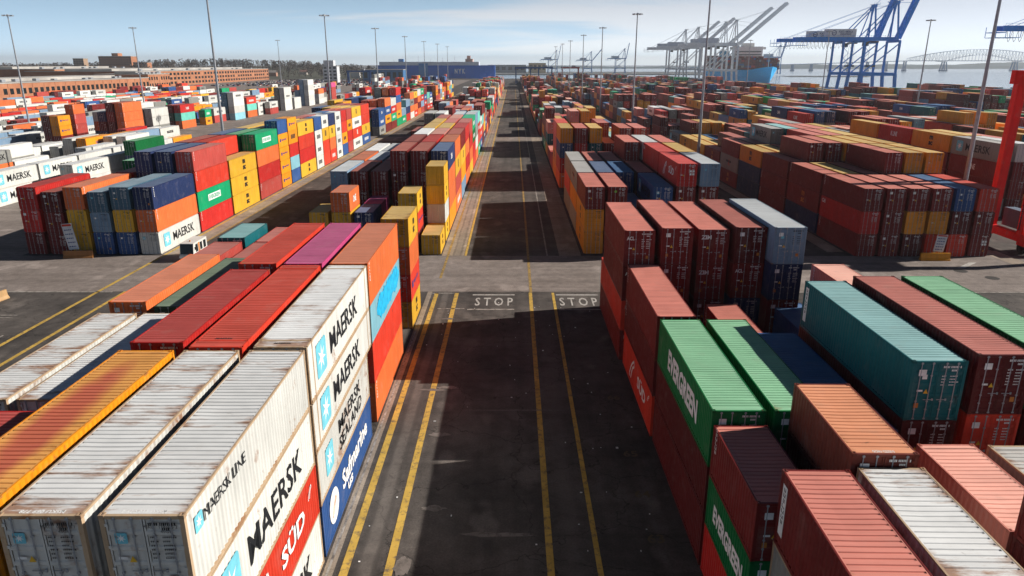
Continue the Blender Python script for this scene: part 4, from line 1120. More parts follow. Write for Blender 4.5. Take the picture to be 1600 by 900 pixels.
# ------------------------------------------------------------------ quay cranes
def quay_crane(x, y, body, house, lab, s=1.0, boom=(72, 60), back=58, gauge=30, depth=22, zg=42, apex=73, sill=14.5, boom2=True, logo=False, cat_group='ship-to-shore cranes on the quay', detail=True, grime=0.3, thick=1.0):
    o = thing('quay_crane', lab, 'crane', (x, y, 0), cat_group); o.scale = (s, s, s)
    C = (*lin(body), grime); Hc = (*lin(house), 0.1)
    for ix, lx in enumerate((0, -gauge)):
        for ly in (0, depth):
            m = MB(); m.beam((lx + (1.4 if ix == 0 else -1.4), ly, 0.6), (lx, ly, sill), 2.2, 2.2); m.beam((lx, ly, sill), (lx, ly, zg), 1.5 * thick, 1.7 * thick); m.box(lx - 2.8, lx + 2.8, ly - 0.7, ly + 0.7, 0.0, 1.3)
            link('leg', m.mesh('leg', PAINT), o, C)
    for ly in (0, depth):
        m = MB(); m.beam((1, ly + 0.02, sill), (-gauge - 1, ly + 0.02, sill), 1.8, 2.6); link('portal_beam', m.mesh('portal_beam', PAINT), o, C)
        m = MB(); m.beam((-gauge, ly, sill), (-1, ly, zg - 3), 0.8 * thick); link('diagonal_brace', m.mesh('diagonal_brace', PAINT), o, C)
    for lx in (0, -gauge):
        m = MB(); m.beam((lx, 0, zg - 0.5), (lx, depth, zg - 0.5), 1.4, 1.8); m.beam((lx, 0, sill + 0.5), (lx, depth, sill + 0.5), 1.2, 1.6); link('cross_beam', m.mesh('cross_beam', PAINT), o, C)
    yc = depth / 2
    for dy in (-3.2, 3.2):
        m = MB(); m.beam((2, yc + dy, zg + 1.6), (-gauge - back, yc + dy, zg + 1.6), 1.3 * thick, 3.0 * thick); link('girder', m.mesh('girder', PAINT), o, C)
    m = MB(); m.box(-gauge - back - 5, -gauge - back + 1, yc - 5, yc + 5, zg - 1.0, zg - 0.6)
    for xx in (-gauge - back - 5, -gauge - back + 1, -gauge - back + 10): 
        for dy in (-5, 5): m.beam((xx, yc + dy, zg - 3.6), (xx, yc + dy, zg + 2.4), 0.25)
    m.box(-gauge - back - 5, -gauge - back + 10, yc - 5, yc + 5, zg - 3.9, zg - 3.6); link('end_platform', m.mesh('end_platform', PAINT), o, C)
    m = MB(); m.box(-gauge - back * 0.52, -gauge - back * 0.52 + 24, yc - 4.5, yc + 4.5, zg + 3.2, zg + 9.6)
    hs = link('machinery_house', m.mesh('machinery_house', PAINT), o, Hc)
    if logo:
        hx = -gauge - back * 0.52 + 12
        q = link('lettering', text_mesh('PORTS AMERICA\nCHESAPEAKE', 12, 3.6, INKB, 0.02), hs, None, (hx + 3, yc - 4.53, zg + 6.4)); 
        m = MB(); n = 20
        for k in range(n):
            a0, a1 = 2 * math.pi * k / n, 2 * math.pi * (k + 1) / n
            m.quad(*[(rr * math.cos(a), 0, rr * math.sin(a)) for rr, a in ((1.5, a0), (2.1, a0), (2.1, a1), (1.5, a1))])
        m.box(-1.2, 1.2, -0.01, 0, -0.3, 0.3); link('emblem', m.mesh('emblem', INKB), hs, None, (hx - 7, yc - 4.53, zg + 6.4))
    for dy in (-4.5, 4.5):
        m = MB(); m.beam((0, yc + dy * 1.6, zg), (-2, yc + dy * 0.6, apex), 1.1, 1.3); m.beam((-9, yc + dy * 1.5, zg + 2), (-3, yc + dy * 0.6, apex), 0.7); link('a_frame', m.mesh('a_frame', PAINT), o, C)
        m = MB(); m.beam((-3, yc + dy * 0.6, apex - 0.5), (-gauge + 2, yc + dy * 1.4, zg + 2.8), 0.75); link('back_stay', m.mesh('back_stay', PAINT), o, C)
        m = MB(); m.beam((-3, yc + dy * 0.6, apex), (-gauge - back + 6, yc + dy, zg + 3), 0.22); link('stay_rod', m.mesh('stay_rod', PAINT), o, C)
    m = MB(); m.beam((-2, yc - 3.4, apex), (-2, yc + 3.4, apex), 2.4, 2.2); m.box(-4.5, 1.5, yc - 4, yc + 4, apex + 1.1, apex + 1.3)
    for k in range(5): m.beam((-4 + k * 1.3, yc - 4, apex + 1.2), (-4 + k * 1.3, yc - 4, apex + 2.6), 0.15)
    link('apex_platform', m.mesh('apex_platform', PAINT), o, C)
    ang, ln = R(boom[0]), boom[1]
    hx, hz = 3.0, zg + 1.6
    tip = (hx + ln * math.cos(ang), hz + ln * math.sin(ang))
    for dy in (-3.2, 3.2):
        m = MB(); m.beam((hx, yc + dy, hz), (tip[0], yc + dy, tip[1]), 1.2 * thick, 2.6 * thick); link('boom', m.mesh('boom', PAINT), o, C)
    m = MB()
    for k in range(9):
        f0 = 0.1 + 0.1 * k; px, pz = hx + (tip[0] - hx) * f0, hz + (tip[1] - hz) * f0
        m.beam((px, yc - 3.2, pz), (px, yc + 3.2, pz), 0.7)
    for f0, up in ((0.55, 3.0), (0.9, 2.4)):
        px, pz = hx + (tip[0] - hx) * f0, hz + (tip[1] - hz) * f0
        for dy in (-3.2, 3.2): m.beam((px, yc + dy, pz), (px - up * math.sin(ang), yc + dy, pz + up * math.cos(ang)), 0.6)
    link('boom_ties', m.mesh('boom_ties', PAINT), o, C)
    m = MB()
    for f0 in (0.5, 0.95): m.beam((-2, yc, apex), (hx + (tip[0] - hx) * f0, yc, hz + (tip[1] - hz) * f0), 0.25)
    link('boom_stay', m.mesh('boom_stay', PAINT), o, C)
    m = MB(); m.box(-gauge + 4, -gauge + 8, yc - 2, yc + 2, zg - 4.2, zg - 0.8); link('operator_cab', m.mesh('operator_cab', GLASS), o)
    m = MB(); m.box(-gauge + 9, -gauge + 16, yc - 3, yc + 3, zg - 1.4, zg - 0.2)
    for dx in (10, 15): m.beam((-gauge + dx, yc, zg - 1.4), (-gauge + dx, yc, zg - 20), 0.12)
    m.box(-gauge + 9, -gauge + 16, yc - 2.5, yc + 2.5, zg - 21.5, zg - 20); link('trolley', m.mesh('trolley', PAINT), o, (*lin('3A4450'), 0.3))
    m = MB()
    for k in range(6):                                               # zigzag stair on the landside leg
        z0 = sill + 1 + k * 4.2; m.beam((-gauge + (1 if k % 2 else 5), -0.4, z0), (-gauge + (5 if k % 2 else 1), -0.4, z0 + 4.2), 0.5, 0.25)
    link('stair', m.mesh('stair', PAINT), o, C)
    if detail:
        m = MB()
        for k in range(14):                                          # festoon cable loops under the girder
            xa = -gauge - back + 2 + k * 3.4
            for q in range(4):
                u0, u1 = q / 4, (q + 1) / 4
                m.beam((xa + 3 * u0, yc - 4.4, zg - 0.2 - 6 * math.sin(math.pi * u0) ** 0.8), (xa + 3 * u1, yc - 4.4, zg - 0.2 - 6 * math.sin(math.pi * u1) ** 0.8), 0.14, None, False)
        link('festoon_cable', m.mesh('festoon_cable', BLACKRUB), o)
        m = MB()
        for k in range(22):
            xa = -gauge - back + k * 4; m.beam((xa, yc - 5, zg + 3.1), (xa, yc - 5, zg + 4.3), 0.1)
        m.beam((2, yc - 5, zg + 4.3), (-gauge - back, yc - 5, zg + 4.3), 0.12); link('handrail', m.mesh('handrail', PAINT), o, C)
    return o
BLUE, PALE = '188CEA', 'FBFBFC'
quay_crane(329, 640, BLUE, 'E6E8EC', 'blue quay crane with steep raised boom, nearer of the pair beyond the stacks', boom=(71, 62), back=56, logo=True)
quay_crane(329, 680, BLUE, 'E6E8EC', 'blue quay crane with raised boom, farther of the pair, partly behind its neighbour', boom=(71, 62), back=56, logo=True)
quay_crane(374, 446, BLUE, 'E6E8EC', 'blue quay crane at the right edge, only its landside girder end in view', boom=(71, 62), back=50)
WL = ['pale grey quay crane nearest of four, boom tip rightmost', 'second nearest pale grey quay crane, boom beside the rightmost one', 'third pale grey quay crane, boom short and behind the light mast', 'farthest pale grey quay crane, leftmost boom and girder']
for (x, y, bl), lab in zip([(297, 990, 78), (296, 1035, 74), (294, 1180, 66), (295, 1270, 66)], WL):
    quay_crane(x, y, PALE, 'D8DCE6', lab, boom=(41, bl), back=36, zg=46, apex=77, detail=False, grime=0.5, thick=1.45)
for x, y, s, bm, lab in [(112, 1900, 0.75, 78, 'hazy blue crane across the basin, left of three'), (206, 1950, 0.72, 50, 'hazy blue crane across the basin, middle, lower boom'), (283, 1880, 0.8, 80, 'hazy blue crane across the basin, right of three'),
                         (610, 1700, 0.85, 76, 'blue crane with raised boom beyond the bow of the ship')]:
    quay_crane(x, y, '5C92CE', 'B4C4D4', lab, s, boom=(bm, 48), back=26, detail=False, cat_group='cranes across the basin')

# ------------------------------------------------------------------ ships
def hull_mesh(L, Bm, z0, z1, flare, sheer, name, mat, n=24):
    """hull along +Y, bow at y=0"""
    m = MB(); rows = []
    for i in range(n + 1):
        q = i / n; y = L * q
        wd = Bm / 2 * min(1.0, (q / 0.16) ** 0.6 if q < 0.16 else 1.0) * (1 if q < 0.93 else 1 - (q - 0.93) * 1.5)
        wb = Bm / 2 * min(1.0, (max(0, q - 0.03) / 0.22) ** 0.8 if q < 0.25 else 1.0) * (1 if q < 0.9 else 1 - (q - 0.9) * 4)
        top = z1 + sheer * max(0, 1 - q / 0.14)
        rows.append([(-wb, y + (flare * 0.5 if q == 0 else 0) + flare * max(0, 1 - q / 0.25) * 0.5, z0), (-(wb + wd) / 2 * 1.02, y + flare * max(0, 1 - q / 0.25) * 0.25, (z0 + top) / 2), (-wd, y, top), (wd, y, top), ((wb + wd) / 2 * 1.02, y + flare * max(0, 1 - q / 0.25) * 0.25, (z0 + top) / 2), (wb, y + flare * max(0, 1 - q / 0.25) * 0.5, z0)])
    for a, b_ in zip(rows, rows[1:]):
        for k in range(5): m.quad(a[k], b_[k], b_[k + 1], a[k + 1])
    m.poly(rows[-1][::-1]); m.poly(rows[0])
    return m.mesh(name, mat)
sh = thing('container_ship', 'pale blue container ship loaded with dark red boxes behind the pale cranes', 'ship', (352, 1010, -2.6))
link('hull', hull_mesh(300, 44, 0, 17, 14, 5, 'hull', PAINT), sh, (*lin('30BEFF'), 0.15))
m = MB(); m.box(-21, 21, 110, 124, 17, 50); m.box(-26, 26, 112, 119, 46, 49.5); m.box(-9, 9, 114, 121, 50, 55); link('bridge_house', m.mesh('bridge_house', PAINT), sh, (*lin('F0F0EC'), 0.15))
m = MB()
for k in range(6):
    m.box(-19, 19, 109.7, 109.95, 20.5 + k * 4.3, 22.0 + k * 4.3)
link('window_band', m.mesh('window_band', GLASS), sh)
m = MB(); m.box(-7, 7, 232, 244, 17, 46); link('funnel', m.mesh('funnel', PAINT), sh, (*lin('4DA6CF'), 0.1))
m = MB(); m.beam((0, 18, 20), (0, 18, 40), 0.8); m.beam((-3, 18, 34), (3, 18, 34), 0.4); link('foremast', m.mesh('foremast', PAINT), sh, (*lin('D8D8D4'), 0.1))
rs = random.Random(5)
for bayk in range(19):
    y = 1010 + 34 + bayk * 13.2
    if 104 < y - 1010 < 128 or 226 < y - 1010 < 246: continue
    lev = 5 + (bayk > 3) + (bayk > 6) + rs.randint(0, 1)
    for r in range(16):
        for tt in range(lev - (rs.random() < 0.3)):
            k = rs.choice('mmmmmdddddddrkbn'); add_mass(352 - 20.8 + r * 2.6, 352 - 20.8 + r * 2.6 + 2.44, y, y + 12.19, 15.2 + tt * 2.6, 15.2 + (tt + 1) * 2.6, col4(SIDE[k], 0, 1), col4(ROOF[k], 0, 1))
nk = thing('car_carrier', 'long blue car carrier with grey top deck lying across the far end', 'ship', (-226, 1225, -2.6), None, R(-90))
link('hull', hull_mesh(196, 30, 0, 23, 10, 0, 'hull', PAINT), nk, (*lin('1F6CD0'), 0.1))
m = MB(); m.box(-14.6, 14.6, 8, 170, 23, 28.5); link('upper_deck', m.mesh('upper_deck', PAINT), nk, (*lin('D8DCE4'), 0.15))
m = MB(); m.box(-13, 13, 148, 160, 28.5, 33); m.box(-4, 4, 150, 156, 33, 38); link('bridge_house', m.mesh('bridge_house', PAINT), nk, (*lin('C9A79C'), 0.1))
m = MB(); m.box(-5, 5, 38, 46, 28.5, 33); link('funnel', m.mesh('funnel', PAINT), nk, (*lin('3D6FA8'), 0.1))
m = MB(); m.box(15.02, 15.6, 72, 87, 6, 26); link('side_ramp', m.mesh('side_ramp', PAINT), nk, (*lin('4C8CC8'), 0.1))
q = link('lettering', text_mesh('N Y K', 17, 7.5, INKW, 0.05), nk, None, (15.3, 139, 14)); q.rotation_euler = (0, 0, R(90))
for k in range(6):
    m = MB(); m.beam((0, 30 + k * 20, 28.5), (0, 30 + k * 20, 32 + (k % 3) * 3), 0.5); link('vent_post', m.mesh('vent_post', PAINT), nk, (*lin('D8DCE4'), 0.1))

# ------------------------------------------------------------------ arch bridge over the river mouth
br = thing('truss_bridge', 'long grey steel truss arch bridge across the river on the horizon', 'bridge', (0, 2640, 0))
STEEL = (*lin('8FA8C2'), 0.1); PIER = (*lin('4C88B8'), 0.05)
p0, p1 = 1525, 1775
zd = lambda x: 32 if p0 - 130 < x < p1 + 130 else (32 - (p0 - 130 - x) * 0.030 if x < p0 - 130 else 32 - (x - p1 - 130) * 0.03)
m = MB(); xs = list(range(620, 2700, 26))
for a, b_ in zip(xs, xs[1:]): m.beam((a, 0, zd(a)), (b_, 0, zd(b_)), 16, 2.4, False)
link('deck', m.mesh('deck', PAINT), br, STEEL)
def top(x):
    mid = (p0 + p1) / 2; d = abs(x - mid)
    return 70 - 30 * (d / 255.0) ** 2 if d < 255 else 40
def bot(x):
    mid = (p0 + p1) / 2; d = abs(x - mid)
    if d < 125: return 52 - 24 * (d / 125) ** 2
    return min(32, 28 + (d - 125) * 0.10)
m = MB(); xs = [p0 - 130 + k * (p1 - p0 + 260) / 44 for k in range(45)]
for i, (a, b_) in enumerate(zip(xs, xs[1:])):
    for y in (-8, 8):
        m.beam((a, y, top(a)), (b_, y, top(b_)), 1.0, None, False); m.beam((a, y, bot(a)), (b_, y, bot(b_)), 1.0, None, False)
        m.beam((a, y, bot(a)), (a, y, top(a)), 0.55, None, False); m.beam((a, y, bot(a)) if i % 2 else (a, y, top(a)), (b_, y, top(b_)) if i % 2 else (b_, y, bot(b_)), 0.55, None, False)
        if abs(a - (p0 + p1) / 2) < 110: m.beam((a, y, bot(a)), (a, y, 32), 0.5, None, False)
link('arch_truss', m.mesh('arch_truss', PAINT), br, STEEL)
for x in [p0, p1] + list(range(660, 1400, 66)) + [p1 + 130 + 66 * k for k in range(1, 7)]:
    big = x in (p0, p1); w = 9 if big else 2.5; m = MB()
    for y in (-7, 7): m.beam((x - w, y, -3), (x - w * 0.35, y, bot(x) if big else zd(x) - 1), 3.4 if big else 2.2); m.beam((x + w, y, -3), (x + w * 0.35, y, bot(x) if big else zd(x) - 1), 3.4 if big else 2.2)
    m.box(x - w - 2, x + w + 2, -9, 9, -3, 2); link('pier', m.mesh('pier', PAINT), br, PIER)
for x, y, s in [(1380, 2500, 6), (1560, 2300, 5), (830, 1700, 5), (1650, 2450, 7), (770, 1250, 2), (900, 1150, 2)]:
    m = MB(); m.tube((0, 0, 0), (0, 0, 1.5), 1.2, 0.8, 8); m.beam((0, 0, 1.5), (0, 0, 4.5), 0.25); m.box(-.4, .4, -.4, .4, 3.6, 4.6)
    o = link('channel_buoy', m.mesh('channel_buoy', PAINT), None, (*lin('2A3B4C'), 0.2), (x, y, -2.7)); o.scale = (s / 4,) * 3
    o['label'] = {1380: 'small dark buoy beneath the left approach of the truss bridge', 1560: 'small dark buoy in front of the left main bridge pier', 830: 'small dark buoy left of the blue cranes, near the low bridge span',
                  1650: 'small dark buoy under the middle of the truss arch', 770: 'nearest small buoy on the open water left of the thin mast', 900: 'nearest small buoy on the open water beside the thin mast'}[x]; o['category'] = 'buoy'; o['group'] = 'buoys on the water'

# ------------------------------------------------------------------ yard gantries
def yard_gantry(x, y, span, hgt_, colr, lab, yaw=0, wear=0.5):
    o = thing('yard_gantry', lab, 'gantry crane', (x, y, 0), 'rubber-tyred yard gantries', yaw)
    C = (*lin(colr), wear)
    for sx in (0, span):
        for sy in (-3.3, 3.3):
            m = MB(); m.beam((sx, sy, 2.4), (sx, sy * 0.92, hgt_), 1.15, 1.0); link('leg', m.mesh('leg', PAINT), o, C)
        m = MB(); m.beam((sx, -5.4, 1.9), (sx, 5.4, 1.9), 0.9, 1.0); link('sill_beam', m.mesh('sill_beam', PAINT), o, C)
        for sy in (-4.6, 4.6):
            m = MB(); m.box(sx - 0.5, sx + 0.5, sy - 1.5, sy + 1.5, 1.0, 1.4); bo = link('bogie', m.mesh('bogie', PAINT), o, C)
            for dy in (-0.85, 0.85):
                m = MB(); m.tube((sx - 0.3, sy + dy, 0.75), (sx + 0.3, sy + dy, 0.75), 0.74, 0.74, 16); link('wheel', m.mesh('wheel', BLACKRUB), bo)
    for sy in (-3.0, 3.0):
        m = MB(); m.beam((-1.2, sy, hgt_ + 0.6), (span + 1.2, sy, hgt_ + 0.6), 0.9, 1.7); link('girder', m.mesh('girder', PAINT), o, C)
    m = MB(); m.box(span * 0.6, span * 0.6 + 4, -3.6, 3.6, hgt_ + 1.5, hgt_ + 3.2); link('trolley', m.mesh('trolley', PAINT), o, (*lin('8A8F96'), 0.3))
    m = MB(); m.box(0.9, 2.3, -2.6, 2.4, 2.5, 4.9); link('power_unit', m.mesh('power_unit', PAINT), o, (*lin('6F7F90'), 0.3))
    m = MB(); m.beam((-0.7, -3.3, 3), (-0.7, -3.3, hgt_), 0.08)
    for k in range(22): m.beam((-0.9, -3.3, 3 + k * 0.8), (-0.6, -3.3, 3 + k * 0.8), 0.06)
    m.beam((-1.0, -3.4, hgt_ - 2), (-1.0, -3.4, hgt_ + 3.2), 0.16); m.beam((-1.0, -3.4, hgt_ + 3.2), (-0.2, -3.4, hgt_ + 3.5), 0.16); link('ladder', m.mesh('ladder', PAINT), o, (*lin('1C2A3A'), 0.2))
    return o
yard_gantry(66.0, 93.2, 26, 21.2, 'FA140E', 'tall red yard gantry leg with peeling paint at the right edge', wear=0.35)
yard_gantry(3, 850, 26, 18, '1F4C86', 'blue yard gantry at the far end of the lane, left one'); yard_gantry(21, 905, 26, 18, '1F4C86', 'blue yard gantry at the far end of the lane, right one')
yard_gantry(58, 880, 19, 18, '9C3B36', 'red yard gantry far behind the right blocks')
yard_gantry(-196, 880, 26, 14, '1F4C86', 'blue yard gantry far left before the car carrier')

# ------------------------------------------------------------------ barriers, signs, vehicles on the crossroad
def barrier(x, y, L, lab, colr, yaw=0, stained=0.8):
    m = MB(); h = L / 2
    prof = [(-0.32, 0), (-0.32, 0.1), (-0.16, 0.35), (-0.1, 0.95), (0.1, 0.95), (0.16, 0.35), (0.32, 0.1), (0.32, 0)]
    for (a, za), (b_, zb) in zip(prof, prof[1:]): m.quad((-h, a, za), (h, a, za), (h, b_, zb), (-h, b_, zb))
    for sx in (-h, h): m.poly([(sx, a, z) for a, z in (prof if sx < 0 else prof[::-1])])
    o = link('concrete_barrier', m.mesh('concrete_barrier', PAINT), None, (*lin(colr), stained), (x, y, 0.004), yaw)
    o['label'] = lab; o['category'] = 'barrier'; o['group'] = 'painted concrete barriers'
barrier(52.7, 85.9, 3.6, 'orange-yellow concrete barrier in front of the outer right block', 'D08A1C', R(-2))
barrier(-55.0, 86.9, 3.6, 'brown-stained concrete barrier in front of the outer left block', '9C6A3C', R(4))
barrier(-53.3, 70.0, 1.6, 'short white and rust barrier at the left frame edge', 'B89468', R(80))
def sign(x, y, w, h, lab, tilt):
    o = thing('notice_board', lab, 'sign', (x, y, 0), 'white notice boards on barriers'); o.rotation_euler = (R(4), R(tilt), 0)
    m = MB(); m.box(-w / 2, w / 2, -0.03, 0.03, 1.0, 1.0 + h); bd = link('board', m.mesh('board', PAINT), o, (*lin('C8CCD2'), 0.1))
    m = MB()
    for dx in (-w / 3, w / 3): m.beam((dx, 0.05, 0.3), (dx, 0.05, 1.0), 0.07)
    link('post', m.mesh('post', GALV), o)
    m = MB(); r = random.Random(2)
    for k in range(5):
        z = 1.0 + h * (0.1 + 0.16 * k); xx = -w * 0.38
        while xx < w * 0.3:
            ww = r.uniform(0.1, 0.25); m.quad((xx, -0.034, z), (xx + ww, -0.034, z), (xx + ww, -0.034, z + 0.13), (xx, -0.034, z + 0.13)); xx += ww + 0.06
    link('print', m.mesh('print', INKB), bd)
    m = MB(); m.quad((-w * .45, -0.034, 1.0 + h * .9), (w * .45, -0.034, 1.0 + h * .9), (w * .45, -0.034, 1.0 + h * .98), (-w * .45, -0.034, 1.0 + h * .98)); link('red_band', m.mesh('red_band', INKR), bd)
sign(53.2, 86.5, 1.3, 2.2, 'white notice board above the orange-yellow barrier, outer right block', 4)
sign(-55.6, 87.4, 1.3, 3.4, 'tall white notice board above the brown barrier, outer left block', -5)

tr = thing('shuttle_van', 'white van with dark windscreen and orange side stripes behind the salmon roof', 'van', (-40.4, 87.0, 0)); tr.scale = (0.84, 0.84, 0.88)
m = MB()
P = [(-2.5, 0.45), (-2.5, 0.95), (-2.35, 1.05), (-2.05, 2.55), (2.6, 2.6), (2.6, 0.45)]
for sx in (-1.0, 1.0): m.poly([(sx, y, z) for y, z in (P if sx > 0 else P[::-1])])
for (ya, za), (yb, zb) in zip(P, P[1:] + P[:1]): m.quad((-1.0, ya, za), (-1.0, yb, zb), (1.0, yb, zb), (1.0, ya, za))
link('body', m.mesh('body', PAINT), tr, (*lin('D9D7D0'), 0.05))
m = MB(); m.quad((-0.95, -2.352, 1.08), (0.95, -2.352, 1.08), (0.93, -2.085, 2.47), (-0.93, -2.085, 2.47)); link('windscreen', m.mesh('windscreen', GLASS), tr)
for y0, y1 in ((-1.45, -0.6), (0.1, 0.9), (1.3, 2.2)):
    for sx in (-1.006, 1.006):
        m = MB(); q = [(sx, y0, 1.2), (sx, y1, 1.2), (sx, y1, 2.3), (sx, y0, 2.3)]; m.quad(*(q if sx > 0 else q[::-1])); link('side_window', m.mesh('side_window', GLASS), tr)
m = MB()
for sx in (-1.008, 1.008):
    q = [(sx, -0.5, 0.8), (sx, 0.0, 0.8), (sx, 0.0, 2.4), (sx, -0.5, 2.4)]; m.quad(*(q if sx > 0 else q[::-1]))
link('orange_stripe', m.mesh('orange_stripe', INKO), tr)
m = MB(); m.tube((0, -0.8, 2.6), (0, -0.8, 2.78), 0.12, 0.1, 10); link('beacon', m.mesh('beacon', INKO), tr)
for x in (-0.9, 0.9):
    for y in (-1.7, 1.7):
        m = MB(); m.tube((x - 0.12, y, 0.38), (x + 0.12, y, 0.38), 0.38, 0.38, 14); link('wheel', m.mesh('wheel', BLACKRUB), tr)
    m = MB(); m.box(x - 0.16, x + 0.16, -2.53, -2.49, 0.6, 0.85); link('headlight', m.mesh('headlight', INKW), tr)
    m = MB(); xx = x * 1.22; m.box(xx - 0.1, xx + 0.1, -1.75, -1.65, 1.6, 2.0); link('wing_mirror', m.mesh('wing_mirror', BLACKRUB), tr)

# ------------------------------------------------------------------ brick sheds and far town at left
def brick_mat(name, c1, c2):
    m, t, b = new_mat(name, 0.85)
    tc_ = t.nodes.new('ShaderNodeTexCoord')
    v = nz(t, tc_.outputs['Object'], 0.15, 6, 0.65)
    t.links.new(mix(t, mr(t, v, 0.3, 0.7, 0, 1), c1, c2), b.inputs['Base Color'])
    return m
BRICK = brick_mat('orange_brick', (0.36, 0.145, 0.075), (0.50, 0.225, 0.12))
TARROOF = flat_mat('pale_flat_roof', (0.42, 0.40, 0.37), 0.9, 0, 0.25, 0.05)
def shed(lab, x1, depth_, y0, y1, h, rows, ncol, wall=BRICK, wz=(1.6, 2.2), end_h=None):
    o = thing('brick_warehouse', lab, 'warehouse', (x1, y0, 0), 'brick warehouses beyond the left yard')
    m = MB(); L = y1 - y0; m.box(-depth_, 0, 0, L, 0, h, 'bt'); link('wall', m.mesh('wall', wall), o)
    m = MB(); m.box(-depth_ - 0.3, 0.3, -0.3, L + 0.3, h, h + 0.5); m.box(-depth_ * 0.7, -depth_ * 0.3, 8, L - 8, h + 0.5, h + 2.6); rf = link('roof', m.mesh('roof', TARROOF), o)
    r = random.Random(int(y0))
    m = MB()
    for k in range(9): m.box(*(lambda a, b_: (a, a + 3, b_, b_ + 4))(-depth_ * r.uniform(0.1, 0.25) - 3, L * (k + 0.5) / 9), h + 0.5, h + 0.5 + r.uniform(1, 2)); 
    link('roof_vent', m.mesh('roof_vent', GALV), rf)
    m = MB(); ww = L / ncol * 0.3; m.box(-0.15, 0.02, -ww, ww, 0, wz[1]); wm = m.mesh('window', GLASS)
    for rr in range(rows):
        for k in range(ncol):
            if r.random() < 0.06: continue
            link('window', wm, o, None, (0, L * (k + 0.5) / ncol, wz[0] + rr * (h - 1.5) / rows))
    m = MB(); m.box(0.0, 0.18, -0.3, 0.3, 0, h - 0.3); pm = m.mesh('pilaster', wall)
    for k in range(ncol // 2 + 1): link('pilaster', pm, o, None, (0, min(L - 0.31, max(0.31, L * k / (ncol // 2))), 0))
    return o
shed('low orange brick warehouse with a window row, nearest of the brick sheds', -340, 90, 470, 690, 10.5, 1, 34, wz=(3.4, 3.8))
shed('taller brick end block of the low warehouse, two window rows', -341, 50, 691, 735, 13.5, 2, 9, wz=(2.4, 3.0))
shed('long three-storey brick warehouse stretching back to the trees', -373, 120, 748, 1130, 15.5, 3, 42, wz=(1.8, 2.6))
shed('brick shed behind the low warehouse, its end wall facing the yard in shade', -470, 160, 760, 960, 17.5, 1, 14, wz=(8, 3))
def block(lab, x, y, w, d, h, z, rows, cols, mat, cat='building', extra=None):
    o = thing('brick_building' if mat is BRICK else 'town_building', lab, cat, (x, y, z))
    m = MB(); m.box(0, w, 0, d, -6, h); 
    if extra: m.box(*extra)
    link('wall', m.mesh('wall', mat), o); m = MB(); m.box(-0.4, w + 0.4, -0.4, d + 0.4, h, h + 0.7); link('roof', m.mesh('roof', TARROOF), o)
    m = MB(); m.box(-w / cols * 0.3, w / cols * 0.3, -0.1, 0.1, 0, h / rows * 0.5); wm = m.mesh('window', GLASS)
    for r_ in range(rows):
        for c_ in range(cols): link('window', wm, o, None, (w * (c_ + 0.5) / cols, 0, h * (r_ + 0.3) / rows))
    return o
block('large brick hospital-like block on the wooded rise', -790, 1420, 62, 24, 17, 19, 4, 12, BRICK, extra=(25, 37, 2, 18, 17.7, 23))
block('small brick block right of the large one on the rise', -715, 1400, 26, 18, 12, 13, 3, 5, BRICK)
block('narrow tan apartment block left of the brick one on the rise', -845, 1430, 20, 15, 15, 17, 4, 4, flat_mat('tan_brick', (0.40, 0.27, 0.18), 0.9))
block('tan windowless store across the basin', 42, 2010, 46, 40, 24, 0, 1, 4, flat_mat('tan_cladding', (0.55, 0.40, 0.22), 0.9))
block('grey shed left of the tan store across the basin', -70, 2050, 105, 50, 19, 0, 1, 6, flat_mat('grey_cladding', (0.3, 0.33, 0.37), 0.9))
block('white service block with blue top left of the car carrier', -232, 905, 17, 14, 20, 0, 5, 3, flat_mat('white_cladding', (0.62, 0.64, 0.66), 0.8), extra=(1, 13, 1, 12, 20.7, 27))
block('long pale blue shed before the trees', -470, 1080, 60, 40, 8, 0, 1, 8, flat_mat('pale_blue_cladding', (0.24, 0.36, 0.47), 0.8))
block('low blue-roofed shed beside the car carrier', -205, 1010, 55, 30, 15, 0, 1, 7, flat_mat('blue_cladding', (0.05, 0.16, 0.34), 0.8))
rt = random.Random(21)
HX = sorted([rt.uniform(-1180, -800) for _ in range(11)]) + sorted([rt.uniform(-420, -230) for _ in range(5)])
OW = ['leftmost', 'second from left', 'third from left', 'fourth from left', 'fifth from left', 'middle one', 'fifth from right', 'fourth from right', 'third from right', 'second from right', 'rightmost']
for k, x in enumerate(HX):
    w = rt.uniform(10, 18); y = rt.uniform(1180, 1330)
    hl = 'small house among bare trees behind the brick sheds, %s of eleven' % OW[k] if k < 11 else 'small house before the trees left of the white block, %s of five' % ['leftmost', 'second', 'middle', 'fourth', 'rightmost'][k - 11]
    o = thing('town_house', hl, 'house', (x, y, 3), 'houses among the far trees')
    m = MB(); m.box(0, w, 0, 9, -4, 6); link('wall', m.mesh('wall', flat_mat('house_wall', rt.choice([(0.5, 0.45, 0.4), (0.42, 0.24, 0.17), (0.6, 0.58, 0.55)]), 0.9)), o)
    m = MB(); m.quad((-.4, -.4, 6), (w + .4, -.4, 6), (w + .4, 4.5, 9.5), (-.4, 4.5, 9.5)); m.quad((w + .4, 9.4, 6), (-.4, 9.4, 6), (-.4, 4.5, 9.5), (w + .4, 4.5, 9.5)); link('roof', m.mesh('roof', flat_mat('house_roof', rt.choice([(0.18, 0.16, 0.15), (0.3, 0.27, 0.25), (0.2, 0.1, 0.08)]), 0.9)), o)

m = MB()
rl = random.Random(77)
for k in range(60):
    x, y, s_ = rl.uniform(-8, 9), rl.uniform(26, 70), rl.uniform(0.03, 0.09)
    m.box(x, x + s_ * rl.uniform(.6, 2), y, y + s_ * rl.uniform(.6, 2), 0.005, 0.005 + s_ * 0.4)
kind(link('litter', m.mesh('litter', INKW)), 'stuff')['label'] = 'small pale scraps of litter on the lane'
